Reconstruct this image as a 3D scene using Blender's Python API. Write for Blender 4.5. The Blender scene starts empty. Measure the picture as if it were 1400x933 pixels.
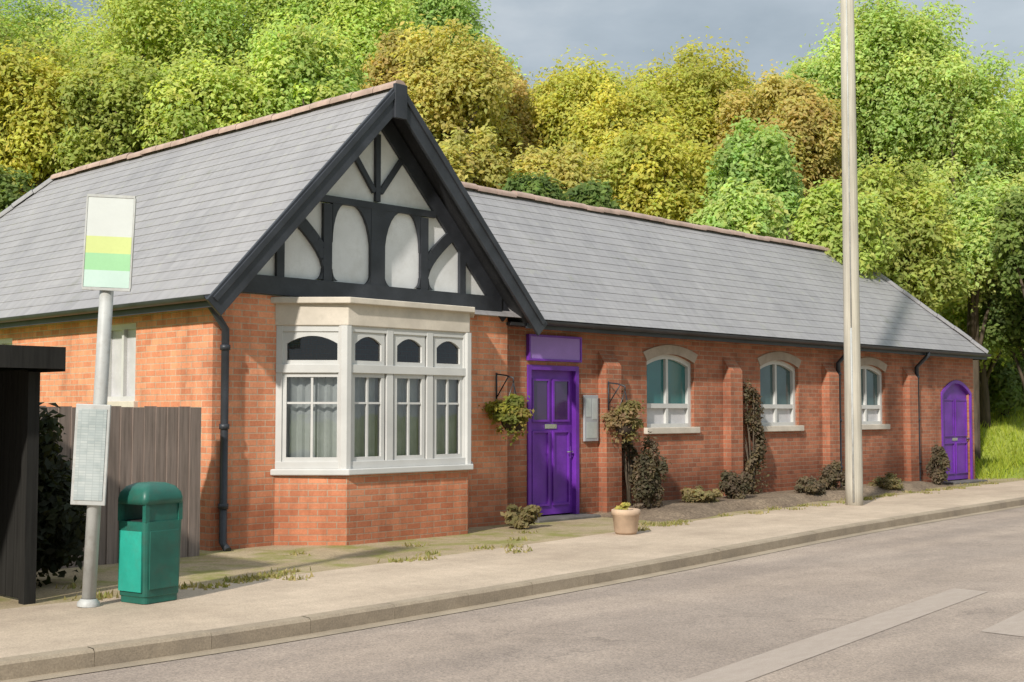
import bpy, math, random
import numpy as np
from mathutils import Vector

R = math.radians
scene = bpy.context.scene
col = scene.collection
random.seed(7)

# ------------------------------------------------------------------ helpers
def tag(o, label=None, cat=None, group=None, kind=None):
    if label: o['label'] = label
    if cat: o['category'] = cat
    if group: o['group'] = group
    if kind: o['kind'] = kind
    return o

def empty(name, loc, label=None, cat=None, group=None):
    o = bpy.data.objects.new(name, None)
    o.empty_display_size = 0.2
    o.location = loc
    col.objects.link(o)
    return tag(o, label, cat, group)

def origin_of(o):
    v = Vector((0, 0, 0))
    while o is not None:
        v += Vector(o.location)
        o = o.parent
    return v

class MB:
    def __init__(s):
        s.v = []; s.f = []; s.sm = []
    def add(s, verts, faces, smooth=False):
        b = len(s.v)
        s.v += [tuple(p) for p in verts]
        for f in faces:
            s.f.append([b + i for i in f]); s.sm.append(smooth)
        return s
    def quad(s, *p):
        return s.add(p, [list(range(len(p)))])
    def box(s, x0, x1, y0, y1, z0, z1):
        v = [(x0,y0,z0),(x1,y0,z0),(x1,y1,z0),(x0,y1,z0),(x0,y0,z1),(x1,y0,z1),(x1,y1,z1),(x0,y1,z1)]
        return s.add(v, [(0,3,2,1),(4,5,6,7),(0,1,5,4),(1,2,6,5),(2,3,7,6),(3,0,4,7)])
    def obox(s, c, ax, ay, az):
        """box round centre c with half-axis vectors"""
        c, ax, ay, az = Vector(c), Vector(ax), Vector(ay), Vector(az)
        v = []
        for sz in (-1, 1):
            for sx, sy in ((-1,-1),(1,-1),(1,1),(-1,1)):
                v.append(c + ax*sx + ay*sy + az*sz)
        return s.add(v, [(0,3,2,1),(4,5,6,7),(0,1,5,4),(1,2,6,5),(2,3,7,6),(3,0,4,7)])
    def bar(s, a, b, w, t, nrm):
        """rectangular bar a->b, width w in the plane perpendicular to nrm, thickness t along nrm"""
        a, b, n = Vector(a), Vector(b), Vector(nrm).normalized()
        d = (b - a); side = d.cross(n).normalized()
        return s.obox((a+b)/2, d/2, side*w/2, n*t/2)
    def prism(s, poly, d):
        n = len(poly); d = Vector(d)
        v = [Vector(p) for p in poly] + [Vector(p)+d for p in poly]
        f = [list(range(n)), list(range(2*n-1, n-1, -1))]
        for i in range(n):
            j = (i+1) % n
            f.append([i, i+n, j+n, j])
        return s.add(v, f)
    def tube(s, pts, radii, n=12, caps=True, smooth=True):
        pts = [Vector(p) for p in pts]
        if not hasattr(radii, '__len__'): radii = [radii]*len(pts)
        base = len(s.v); prev = None
        for i, p in enumerate(pts):
            d = (pts[min(i+1, len(pts)-1)] - pts[max(i-1, 0)]).normalized()
            ref = Vector((0,0,1)) if abs(d.z) < .9 else Vector((1,0,0))
            if prev is not None: ref = prev
            a = d.cross(ref).normalized(); b = a.cross(d).normalized(); prev = b
            for k in range(n):
                t = 2*math.pi*k/n
                s.v.append(tuple(p + (a*math.cos(t)+b*math.sin(t))*radii[i]))
        for i in range(len(pts)-1):
            for k in range(n):
                k2 = (k+1) % n
                s.f.append([base+i*n+k, base+(i+1)*n+k, base+(i+1)*n+k2, base+i*n+k2]); s.sm.append(smooth)
        if caps:
            s.f.append([base+k for k in range(n)]); s.sm.append(False)
            m = base+(len(pts)-1)*n
            s.f.append([m+k for k in range(n-1, -1, -1)]); s.sm.append(False)
        return s
    def lathe(s, prof, c, n=24, smooth=True, start=0.0):
        c = Vector(c); base = len(s.v)
        for r, z in prof:
            for k in range(n):
                t = start + 2*math.pi*k/n
                s.v.append((c.x+r*math.cos(t), c.y+r*math.sin(t), c.z+z))
        for i in range(len(prof)-1):
            for k in range(n):
                k2 = (k+1) % n
                s.f.append([base+i*n+k, base+i*n+k2, base+(i+1)*n+k2, base+(i+1)*n+k]); s.sm.append(smooth)
        return s
    def build(s, name, m, parent=None, bevel=0, local=False):
        me = bpy.data.meshes.new(name)
        off = Vector((0,0,0)) if (local or parent is None) else origin_of(parent)
        me.from_pydata([tuple(Vector(p)-off) for p in s.v], [], s.f)
        me.polygons.foreach_set('use_smooth', s.sm)
        uvl = me.uv_layers.new(name='UVMap')
        for p in me.polygons:
            n = p.normal
            t = Vector((0,0,1)).cross(n)
            t = t.normalized() if t.length > .05 else Vector((1,0,0))
            b = n.cross(t)
            for li in p.loop_indices:
                q = Vector(s.v[me.loops[li].vertex_index])
                uvl.data[li].uv = (q.dot(t), q.dot(b))
        me.materials.append(m)
        o = bpy.data.objects.new(name, me)
        col.objects.link(o)
        if parent is not None: o.parent = parent
        if bevel:
            md = o.modifiers.new('bevel', 'BEVEL'); md.width = bevel; md.segments = 2
            md.limit_method = 'ANGLE'; md.angle_limit = R(35)
        return o

# ------------------------------------------------------------------ materials
def mat(name):
    m = bpy.data.materials.new(name); m.use_nodes = True
    nt = m.node_tree
    return m, nt, nt.nodes['Principled BSDF'], nt.nodes['Material Output']

def N(nt, typ, **kw):
    n = nt.nodes.new(typ)
    for k, v in kw.items():
        if k in n.inputs.keys() if hasattr(n.inputs, 'keys') else False: n.inputs[k].default_value = v
        else: setattr(n, k, v)
    return n

def c4(c): return (c[0], c[1], c[2], 1)

def ramp(nt, fac, stops):
    r = nt.nodes.new('ShaderNodeValToRGB')
    e = r.color_ramp.elements
    while len(e) < len(stops): e.new(.5)
    for i, (p, c) in enumerate(stops):
        e[i].position = p; e[i].color = c4(c) if len(c) == 3 else c
    nt.links.new(fac, r.inputs[0])
    return r.outputs[0]

def noise(nt, vec, scale, detail=4, rough=.55):
    n = nt.nodes.new('ShaderNodeTexNoise')
    n.inputs['Scale'].default_value = scale; n.inputs['Detail'].default_value = detail
    n.inputs['Roughness'].default_value = rough
    if vec is not None: nt.links.new(vec, n.inputs['Vector'])
    return n.outputs['Fac']

def mix(nt, a, b, fac, blend='MIX'):
    m = nt.nodes.new('ShaderNodeMix'); m.data_type = 'RGBA'; m.blend_type = blend
    for sock, val in ((m.inputs[6], a), (m.inputs[7], b), (m.inputs[0], fac)):
        if isinstance(val, (int, float)): sock.default_value = val
        elif isinstance(val, (tuple, list)): sock.default_value = c4(val)
        else: nt.links.new(val, sock)
    return m.outputs[2]

def bump(nt, height, bsdf, strength=.3, dist=.01):
    b = nt.nodes.new('ShaderNodeBump')
    b.inputs['Strength'].default_value = strength; b.inputs['Distance'].default_value = dist
    nt.links.new(height, b.inputs['Height']); nt.links.new(b.outputs[0], bsdf.inputs['Normal'])

def mapping(nt, vec, scale=(1,1,1), loc=(0,0,0)):
    m = nt.nodes.new('ShaderNodeMapping'); m.inputs['Scale'].default_value = scale; m.inputs['Location'].default_value = loc
    nt.links.new(vec, m.inputs['Vector']); return m.outputs[0]

def texco(nt, which):
    return nt.nodes.new('ShaderNodeTexCoord').outputs[which]

def paint(name, c, rough=.5, var=.12, scale=3., dirt=(.0, (0,0,0)), metal=0, spec=.4, fine=40):
    """painted / plain surface with slight patchy wear"""
    m, nt, b, o = mat(name)
    v = texco(nt, 'Object')
    n1 = noise(nt, v, scale, 5); n2 = noise(nt, v, fine, 3)
    d = tuple(x*(1-var*1.6) for x in c); l = tuple(min(1, x*(1+var)) for x in c)
    cc = ramp(nt, n1, [(.3, d), (.7, l)])
    cc = mix(nt, cc, tuple(x*(1-var) for x in c), ramp(nt, n2, [(.45, (0,0,0)), (.75, (.6,.6,.6))]))
    if dirt[0]:
        cc = mix(nt, cc, dirt[1], ramp(nt, noise(nt, v, scale*2.3, 6, .7), [(.5, (0,0,0)), (.75, (dirt[0],)*3)]))
    nt.links.new(cc, b.inputs['Base Color'])
    b.inputs['Roughness'].default_value = rough; b.inputs['Metallic'].default_value = metal
    b.inputs['Specular IOR Level'].default_value = spec
    bump(nt, n2, b, .15, .004)
    return m

def brick_mat(name, c1, c2, mortar, w=.225, h=.075, ms=.007):
    m, nt, b, o = mat(name)
    uv = texco(nt, 'UV'); ob = texco(nt, 'Object')
    t = nt.nodes.new('ShaderNodeTexBrick')
    t.offset = .5; t.inputs['Scale'].default_value = 1
    t.inputs['Brick Width'].default_value = w; t.inputs['Row Height'].default_value = h
    t.inputs['Mortar Size'].default_value = ms; t.inputs['Mortar Smooth'].default_value = .3
    t.inputs['Bias'].default_value = -.1
    t.inputs['Color1'].default_value = c4(c1); t.inputs['Color2'].default_value = c4(c2)
    t.inputs['Mortar'].default_value = c4(mortar)
    nt.links.new(uv, t.inputs['Vector'])
    big = noise(nt, ob, .9, 6, .68)
    cc = mix(nt, t.outputs['Color'], ramp(nt, big, [(.33, (.72,.70,.70)), (.5, (.96,.95,.94)), (.68, (1.1,1.06,1.02))]), .85, 'MULTIPLY')
    fine = noise(nt, ob, 30, 4, .7)
    cc = mix(nt, cc, ramp(nt, fine, [(.3, (.72,.7,.7)), (.65, (1.05,1.05,1.05))]), .55, 'MULTIPLY')
    soot = noise(nt, mapping(nt, ob, (2.2, 2.2, .45)), 1.3, 6, .7)
    cc = mix(nt, cc, ramp(nt, soot, [(.40, (.66,.63,.62)), (.56, (1,1,1))]), .6, 'MULTIPLY')
    # splash-darkened courses near the ground
    sx = nt.nodes.new('ShaderNodeSeparateXYZ'); nt.links.new(nt.nodes.new('ShaderNodeNewGeometry').outputs['Position'], sx.inputs[0])
    ad = nt.nodes.new('ShaderNodeMath'); ad.operation = 'MULTIPLY_ADD'
    nt.links.new(big, ad.inputs[0]); ad.inputs[1].default_value = -.9; nt.links.new(sx.outputs[2], ad.inputs[2])
    cc = mix(nt, cc, (.62,.56,.54), ramp(nt, ad.outputs[0], [(-.0, (.9,.9,.9)), (.45, (0,0,0))]), 'MULTIPLY')
    nt.links.new(cc, b.inputs['Base Color']); b.inputs['Roughness'].default_value = .85
    b.inputs['Specular IOR Level'].default_value = .2
    inv = nt.nodes.new('ShaderNodeMath'); inv.operation = 'MULTIPLY_ADD'
    nt.links.new(t.outputs['Fac'], inv.inputs[0]); inv.inputs[1].default_value = -1
    nt.links.new(fine, inv.inputs[2])
    bump(nt, inv.outputs[0], b, .5, .006)
    return m

def slate_mat(name):
    m, nt, b, o = mat(name)
    uv = texco(nt, 'UV'); ob = texco(nt, 'Object')
    t = nt.nodes.new('ShaderNodeTexBrick'); t.offset = .5
    t.inputs['Scale'].default_value = 1; t.inputs['Brick Width'].default_value = .26; t.inputs['Row Height'].default_value = .2
    t.inputs['Mortar Size'].default_value = .004; t.inputs['Mortar Smooth'].default_value = .2
    t.inputs['Color1'].default_value = (.275,.266,.274,1); t.inputs['Color2'].default_value = (.302,.293,.30,1)
    t.inputs['Mortar'].default_value = (.222,.215,.221,1)
    nt.links.new(uv, t.inputs['Vector'])
    cc = mix(nt, t.outputs['Color'], ramp(nt, noise(nt, ob, .7, 6, .65), [(.3, (.86,.86,.87)), (.7, (1.08,1.07,1.05))]), 1, 'MULTIPLY')
    st = noise(nt, mapping(nt, uv, (9, .8, 1)), 1, 4)
    cc = mix(nt, cc, ramp(nt, st, [(.35, (.86,.86,.86)), (.6, (1.03,1.03,1.03))]), .7, 'MULTIPLY')
    li = ramp(nt, noise(nt, ob, 5, 7, .8), [(.56, (0,0,0)), (.66, (.5,.5,.5))])
    cc = mix(nt, cc, (.33,.33,.27), li)
    cc = mix(nt, cc, (.17,.175,.12), ramp(nt, noise(nt, ob, 1.7, 7, .78), [(.60, (0,0,0)), (.72, (.6,.6,.6))]))
    nt.links.new(cc, b.inputs['Base Color']); b.inputs['Roughness'].default_value = .55
    b.inputs['Specular IOR Level'].default_value = .35
    bump(nt, noise(nt, ob, 25, 4), b, .2, .004)
    return m

def ground_mat(name, base, dark, light, fine=90, patch=.5, rough=.9, extra=None, grit=.35):
    m, nt, b, o = mat(name)
    v = texco(nt, 'Object')
    n1 = noise(nt, v, patch, 6, .6); n2 = noise(nt, v, fine, 4, .7); n3 = noise(nt, v, patch*6, 5, .65)
    cc = ramp(nt, n1, [(.3, dark), (.5, base), (.72, light)])
    cc = mix(nt, cc, ramp(nt, n3, [(.3, (.86,.86,.86)), (.7, (1.08,1.08,1.08))]), .8, 'MULTIPLY')
    cc = mix(nt, cc, ramp(nt, n2, [(.3, (1-grit,)*3), (.7, (1+grit*.5,)*3)]), 1, 'MULTIPLY')
    if extra: cc = extra(nt, v, cc)
    nt.links.new(cc, b.inputs['Base Color']); b.inputs['Roughness'].default_value = rough
    b.inputs['Specular IOR Level'].default_value = .25
    bump(nt, n2, b, .5, .006)
    return m

def glass_mat(name, tint=(.9,.95,.95), refl=.10):
    m, nt, b, o = mat(name)
    nt.nodes.remove(b)
    tr = nt.nodes.new('ShaderNodeBsdfTransparent'); tr.inputs[0].default_value = c4(tint)
    gl = nt.nodes.new('ShaderNodeBsdfGlossy'); gl.inputs['Roughness'].default_value = .02
    gl.inputs['Color'].default_value = (.95,.97,1,1)
    fr = nt.nodes.new('ShaderNodeFresnel'); fr.inputs[0].default_value = 1.5
    ad = nt.nodes.new('ShaderNodeMath'); ad.operation = 'ADD'; ad.inputs[1].default_value = refl; ad.use_clamp = True
    nt.links.new(fr.outputs[0], ad.inputs[0])
    bp = nt.nodes.new('ShaderNodeBump'); bp.inputs['Strength'].default_value = .06; bp.inputs['Distance'].default_value = .02
    nt.links.new(noise(nt, texco(nt, 'Object'), 2.5, 2), bp.inputs['Height']); nt.links.new(bp.outputs[0], gl.inputs['Normal'])
    mx = nt.nodes.new('ShaderNodeMixShader')
    nt.links.new(ad.outputs[0], mx.inputs[0]); nt.links.new(tr.outputs[0], mx.inputs[1]); nt.links.new(gl.outputs[0], mx.inputs[2])
    nt.links.new(mx.outputs[0], o.inputs[0])
    return m

def leaf_mat(name='foliage'):
    m, nt, b, o = mat(name)
    at = nt.nodes.new('ShaderNodeAttribute'); at.attribute_name = 'Col'
    b.inputs['Roughness'].default_value = .6; b.inputs['Specular IOR Level'].default_value = .25
    nt.links.new(at.outputs['Color'], b.inputs['Base Color'])
    tl = nt.nodes.new('ShaderNodeBsdfTranslucent')
    nt.links.new(mix(nt, at.outputs['Color'], (1.25,1.2,.6), 1, 'MULTIPLY'), tl.inputs[0])
    mx = nt.nodes.new('ShaderNodeMixShader'); mx.inputs[0].default_value = .52
    nt.links.new(b.outputs[0], mx.inputs[1]); nt.links.new(tl.outputs[0], mx.inputs[2])
    nt.links.new(mx.outputs[0], o.inputs[0])
    return m

def wood_mat(name, c, d, axis_scale=(14,14,.8), rough=.8):
    m, nt, b, o = mat(name)
    v = texco(nt, 'Object')
    g = noise(nt, mapping(nt, v, axis_scale), 1.6, 6, .65)
    cc = ramp(nt, g, [(.28, d), (.55, c), (.8, tuple(min(1,x*1.2) for x in c))])
    cc = mix(nt, cc, ramp(nt, noise(nt, v, 1.1, 4), [(.3, (.8,.8,.8)), (.7, (1.1,1.1,1.1))]), .8, 'MULTIPLY')
    nt.links.new(cc, b.inputs['Base Color']); b.inputs['Roughness'].default_value = rough
    b.inputs['Specular IOR Level'].default_value = .2
    bump(nt, g, b, .4, .006)
    return m

BRICK = brick_mat('red_brick', (.80,.345,.19), (.60,.225,.12), (.56,.42,.30))
WBRICK = brick_mat('brown_brick', (.47,.185,.105), (.32,.122,.072), (.36,.26,.185))
SLATE = slate_mat('slate')
TERRA = paint('terracotta', (.42,.30,.25), .85, .2, 4, (.5, (.26,.24,.18)))
BLACK = paint('black_paint', (.034,.037,.045), .45, .25, 3)
SOFFIT = paint('soffit_paint', (.03,.031,.035), .6, .2, 3)
RENDER = paint('white_render', (.70,.70,.705), .9, .1, 1.6, (.35, (.42,.40,.36)))
CREAM = paint('cream_stone', (.56,.50,.42), .8, .12, 2.5, (.4, (.36,.32,.26)))
WHITE = paint('white_paint', (.52,.515,.495), .45, .07, 2.5, (.25, (.5,.48,.44)))
GLASS = glass_mat('window_glass', (.95,.97,.96), .03)
TEAL = paint('teal_glass', (.035,.15,.15), .06, .15, 1.2, spec=.8)
GREYG = paint('grey_glass', (.07,.12,.12), .06, .2, 1.2, spec=.8)
FROST = paint('frosted_glass', (.50,.49,.50), .25, .08, 6)
CURTAIN = paint('net_curtain', (.50,.52,.52), .95, .1, 5)
PURPLE = paint('purple_paint', (.145,.028,.33), .45, .2, 2.5, (.35, (.10,.05,.17)), spec=.4)
LILAC = paint('lilac_paint', (.29,.165,.47), .45, .12, 2)
PURGLASS = paint('door_glass', (.05,.022,.085), .06, .1, spec=.8)
GREYPAINT = paint('grey_paint', (.33,.34,.36), .5, .1, 3)
METAL = paint('dull_metal', (.10,.10,.105), .4, .15, 6, metal=.7)
CHROME = paint('bright_metal', (.6,.6,.6), .25, .1, 6, metal=1)
GREEN = paint('bin_green', (.016,.115,.085), .42, .2, 3, (.45, (.05,.065,.05)))
SUNTEAL = paint('bin_sunlit_green', (.025,.33,.25), .4, .15, 3, (.35, (.06,.2,.15)))  # lit copy of the bin green: sunlight put into the colour
DARK = paint('dark_void', (.012,.012,.012), .9, .1)
INSIDE = paint('interior_plaster', (.16,.145,.125), .95, .1)
HEADST = paint('weathered_stone', (.36,.29,.23), .85, .15, 4, (.5, (.24,.19,.15)))
STONE = paint('sandstone', (.50,.36,.25), .9, .18, 5, (.4, (.3,.24,.17)))
STEP = paint('step_stone', (.13,.12,.11), .9, .2, 4)
FENCEW = wood_mat('fence_timber', (.255,.20,.17), (.145,.115,.095), (16,16,.8))
SHEDW = wood_mat('shelter_timber', (.020,.019,.017), (.010,.009,.008), (16,16,.8))
POLEW = wood_mat('pole_timber', (.46,.425,.355), (.33,.30,.245), (18,18,.5))
BARK = wood_mat('bark', (.11,.085,.06), (.05,.04,.03), (6,6,1))
POLEM = paint('pole_paint', (.42,.425,.41), .5, .12, 5, (.5, (.24,.20,.16)))
FLAGW = paint('flag_white', (.52,.54,.52), .4, .04, 3)
FLAGY = paint('flag_yellow', (.50,.56,.22), .4, .05, 3)
FLAGG = paint('flag_green', (.28,.52,.28), .4, .05, 3)
FLAGM = paint('flag_mint', (.44,.57,.51), .4, .05, 3)
PAPER = paint('timetable_paper', (.42,.45,.44), .3, .08, 9)
def printed():
    m, nt, b, o = mat('timetable_print')
    t = nt.nodes.new('ShaderNodeTexBrick'); nt.links.new(texco(nt, 'UV'), t.inputs['Vector'])
    t.offset = 0; t.inputs['Scale'].default_value = 1; t.inputs['Brick Width'].default_value = .058; t.inputs['Row Height'].default_value = .022
    t.inputs['Mortar Size'].default_value = .0025; t.inputs['Color1'].default_value = (.44,.47,.46,1); t.inputs['Color2'].default_value = (.36,.40,.40,1); t.inputs['Mortar'].default_value = (.33,.36,.36,1)
    nt.links.new(mix(nt, t.outputs[0], ramp(nt, noise(nt, texco(nt, 'Object'), 5, 3), [(.4, (.8,.82,.82)), (.6, (1,1,1))]), 1, 'MULTIPLY'), b.inputs['Base Color']); b.inputs['Roughness'].default_value = .2
    return m
PRINT = printed()
SOIL = paint('soil', (.05,.035,.025), 1, .3, 9)
LEAF = leaf_mat()

def patches(nt, v, cc):
    a = ramp(nt, noise(nt, mapping(nt, v, (.22, 1.5, 1)), .8, 5), [(.40, (.86,.86,.87)), (.6, (1.07,1.06,1.05))])
    cc = mix(nt, cc, a, 1, 'MULTIPLY')
    # fine cracks
    vo = nt.nodes.new('ShaderNodeTexVoronoi'); vo.feature = 'DISTANCE_TO_EDGE'; vo.inputs['Scale'].default_value = .7
    wv = nt.nodes.new('ShaderNodeVectorMath'); wv.operation = 'ADD'
    nz = nt.nodes.new('ShaderNodeTexNoise'); nz.inputs['Scale'].default_value = 2.2; nz.inputs['Detail'].default_value = 6
    nt.links.new(v, nz.inputs['Vector']); sc_ = nt.nodes.new('ShaderNodeVectorMath'); sc_.operation = 'SCALE'; sc_.inputs['Scale'].default_value = .8
    nt.links.new(nz.outputs['Color'], sc_.inputs[0]); nt.links.new(v, wv.inputs[0]); nt.links.new(sc_.outputs[0], wv.inputs[1])
    nt.links.new(wv.outputs[0], vo.inputs['Vector'])
    k = ramp(nt, vo.outputs['Distance'], [(.003, (1,1,1)), (.012, (0,0,0))])
    gate = ramp(nt, noise(nt, v, .5, 3), [(.5, (0,0,0)), (.6, (.5,.5,.5))])
    cc = mix(nt, cc, (.16,.13,.11), mix(nt, k, gate, 1, 'MULTIPLY'))
    st = ramp(nt, noise(nt, v, 2.6, 7, .75), [(.56, (0,0,0)), (.70, (.45,.45,.45))])
    cc = mix(nt, cc, (.19,.155,.13), st)
    # coarse chippings
    vc = nt.nodes.new('ShaderNodeTexVoronoi'); vc.inputs['Scale'].default_value = 75; nt.links.new(v, vc.inputs['Vector'])
    cc = mix(nt, cc, ramp(nt, vc.outputs['Color'], [(.15, (.72,.72,.72)), (.5, (1,1,1)), (.9, (1.28,1.26,1.22))]), .8, 'MULTIPLY')
    return cc
def soft_patches(nt, v, cc):
    a = ramp(nt, noise(nt, mapping(nt, v, (.3, .9, 1)), 1.1, 6, .65), [(.36, (.90,.89,.88)), (.62, (1.06,1.05,1.04))])
    cc = mix(nt, cc, a, 1, 'MULTIPLY')
    vc = nt.nodes.new('ShaderNodeTexVoronoi'); vc.inputs['Scale'].default_value = 90; nt.links.new(v, vc.inputs['Vector'])
    return mix(nt, cc, ramp(nt, vc.outputs['Color'], [(.15, (.82,.82,.82)), (.5, (1,1,1)), (.9, (1.15,1.14,1.12))]), .7, 'MULTIPLY')
ASPHALT = ground_mat('road_asphalt', (.355,.288,.238), (.312,.252,.207), (.39,.32,.265), 130, .35, .88, patches, .22)
PAVE = ground_mat('pavement_asphalt', (.485,.392,.30), (.42,.336,.256), (.55,.447,.345), 110, .6, .92, soft_patches, .18)
KERB = ground_mat('kerb_stone', (.34,.275,.20), (.27,.22,.165), (.40,.33,.25), 70, 1.3, .9, None, .25)
def moss(nt, v, cc):
    k = ramp(nt, noise(nt, v, 1.4, 6, .7), [(.47, (0,0,0)), (.62, (.85,.85,.85))])
    return mix(nt, cc, (.20,.20,.05), k)
FORE = ground_mat('forecourt_gravel', (.38,.30,.19), (.32,.245,.15), (.43,.345,.22), 60, .8, .95, moss, .45)
BEDM = ground_mat('bed_soil', (.22,.165,.115), (.15,.112,.08), (.30,.23,.16), 25, 1.5, .95, None, .6)
GRASS = ground_mat('grass_ground', (.30,.36,.06), (.22,.28,.045), (.38,.42,.07), 40, .4, .95, None, .5)
WOODF = ground_mat('woodland_ground', (.045,.065,.015), (.025,.035,.01), (.07,.085,.02), 6, .12, 1, None, .6)
PAINTW = None
def line_mat():
    m, nt, b, o = mat('worn_road_paint')
    v = texco(nt, 'Object')
    k = ramp(nt, noise(nt, mapping(nt, v, (.6, 1.6, 1)), 7, 9, .82), [(.42, (0,0,0)), (.66, (.8,.8,.8))])
    n2 = noise(nt, v, 130, 4, .7)
    cc = mix(nt, (.355,.288,.238), (.42,.35,.295), k)
    cc = mix(nt, cc, ramp(nt, n2, [(.3, (.75,)*3), (.7, (1.12,)*3)]), 1, 'MULTIPLY')
    nt.links.new(cc, b.inputs['Base Color']); b.inputs['Roughness'].default_value = .8
    bump(nt, n2, b, .4, .005)
    return m
LINE = line_mat()

# ------------------------------------------------------------------ foliage
def leaf_mesh(name, cents, nrm, size, colr, aspect=1.6):
    """one quad leaf per centre (numpy arrays)"""
    n = len(cents)
    rng = np.random.default_rng(abs(hash(name)) % 1000 + n)
    r = rng.normal(size=(n, 3))
    t = np.cross(nrm, r); t /= np.linalg.norm(t, axis=1, keepdims=True) + 1e-9
    b = np.cross(nrm, t)
    s = size[:, None]
    fold = nrm * s * .25
    V = np.empty((n, 4, 3))
    V[:, 0] = cents - t*s*aspect*.5
    V[:, 1] = cents + b*s*.42 + fold*.5
    V[:, 2] = cents + t*s*aspect*.5 - fold
    V[:, 3] = cents - b*s*.42 + fold*.5
    me = bpy.data.meshes.new(name)
    me.vertices.add(n*4); me.vertices.foreach_set('co', V.reshape(-1).astype(np.float32))
    me.loops.add(n*4); me.loops.foreach_set('vertex_index', np.arange(n*4, dtype=np.int32))
    me.polygons.add(n); me.polygons.foreach_set('loop_start', np.arange(0, n*4, 4, dtype=np.int32))
    a = me.attributes.new('Col', 'FLOAT_COLOR', 'FACE')
    c = np.ones((n, 4), np.float32); c[:, :3] = colr
    a.data.foreach_set('color', c.reshape(-1))
    me.update(calc_edges=True)
    me.materials.append(LEAF)
    return me

def crown_leaves(seed, R3, n, leaf, cols, nblob=34, cz=.55, drop=.0, holes=.0):
    """leaf positions for an uneven crown: many clumps scattered in an ellipsoid R3 centred at origin"""
    rng = np.random.default_rng(seed)
    R3 = np.array(R3)
    d = rng.normal(size=(nblob, 3)); d /= np.linalg.norm(d, axis=1, keepdims=True)
    rad = rng.uniform(.35, .86, (nblob, 1))
    bc = d*rad
    bc[:, 2] = np.where(bc[:, 2] < -.55, -.55 + rng.uniform(-.1, .1, nblob), bc[:, 2])
    br = rng.uniform(.15, .40, nblob) * (1.18 - .45*rad[:, 0])
    w = br**2; w /= w.sum()
    idx = rng.choice(nblob, n, p=w)
    ld = rng.normal(size=(n, 3)); ld /= np.linalg.norm(ld, axis=1, keepdims=True)
    ld[:, 2] = np.where((ld[:, 2] < -.3) & (rng.random(n) < .6), -ld[:, 2], ld[:, 2])
    shell = rng.uniform(.35, 1.12, n)**.6
    far = rng.random(n) < .2; shell = np.where(far, shell*rng.uniform(1.05, 1.7, n), shell)
    # lumpy blobs with sub-clumps
    sub = .12*np.sin(ld[:, 0]*9 + idx)*np.sin(ld[:, 1]*8 + idx*2.1)*np.sin(ld[:, 2]*9 + idx*.7)
    p = bc[idx] + ld*(br[idx]*(shell + sub*2))[:, None]
    P = p*R3
    nr = ld + rng.normal(size=(n, 3))*.5 + np.array([-.5, -.32, .6]); nr /= np.linalg.norm(nr, axis=1, keepdims=True)
    size = leaf*rng.uniform(.6, 1.35, n)
    cols = np.array(cols)
    bcol = cols[rng.choice(len(cols), nblob)]
    if R3[0] > .9:      # neighbouring tints run through a crown; slightly muted
        other = np.array(MID)[rng.choice(len(MID), nblob)]*.9
        t_ = rng.uniform(0, .3, (nblob, 1)); bcol = bcol*(1-t_) + other*t_
        g_ = bcol.mean(axis=1, keepdims=True); bcol = bcol*.94 + g_*.05
    bv = rng.uniform(.82, 1.15, (nblob, 1))
    c = (bcol*bv)[idx]*rng.uniform(.86, 1.16, (n, 1))
    c *= np.array([1, 1, 1])*(1 + rng.normal(size=(n, 3))*.05)
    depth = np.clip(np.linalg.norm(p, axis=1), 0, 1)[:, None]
    c *= .84 + .2*depth  # leaves deep in the crown darkened, self-shadow put into their colour
    return P, nr, size, np.clip(c, .003, .9), bc*R3

GRNS = [(0.463, 0.613, 0.15), (0.537, 0.663, 0.163), (0.375, 0.525, 0.138), (0.575, 0.663, 0.175)]
MID = [(0.5, 0.598, 0.146), (0.561, 0.634, 0.159), (0.415, 0.512, 0.122)]
YEL = [(.60,.56,.09), (.53,.52,.09), (.64,.59,.10), (.46,.46,.085)]
OLIVE = [(.59,.52,.14), (.53,.46,.125), (.62,.55,.15), (.48,.45,.12)]
BRN = [(.58,.46,.15), (.52,.39,.13), (.50,.43,.12), (.62,.51,.16)]
LGR = [(0.481, 0.637, 0.195), (0.546, 0.689, 0.208), (0.39, 0.533, 0.169), (0.585, 0.663, 0.208)]
DKG = [(.15,.22,.06), (.19,.27,.07), (.12,.18,.05)]
BUSH = [(.15,.115,.075), (.19,.15,.09), (.11,.095,.055)]
TAN = [(.24,.19,.09), (.28,.23,.11), (.19,.16,.07)]
DKB = [(.035,.042,.018), (.05,.055,.022), (.025,.03,.014)]
YGR = [(.44,.49,.11), (.49,.52,.12), (.37,.43,.10)]
BLG = [(0.374, 0.55, 0.165), (0.462, 0.616, 0.187), (0.308, 0.462, 0.132)]

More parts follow.
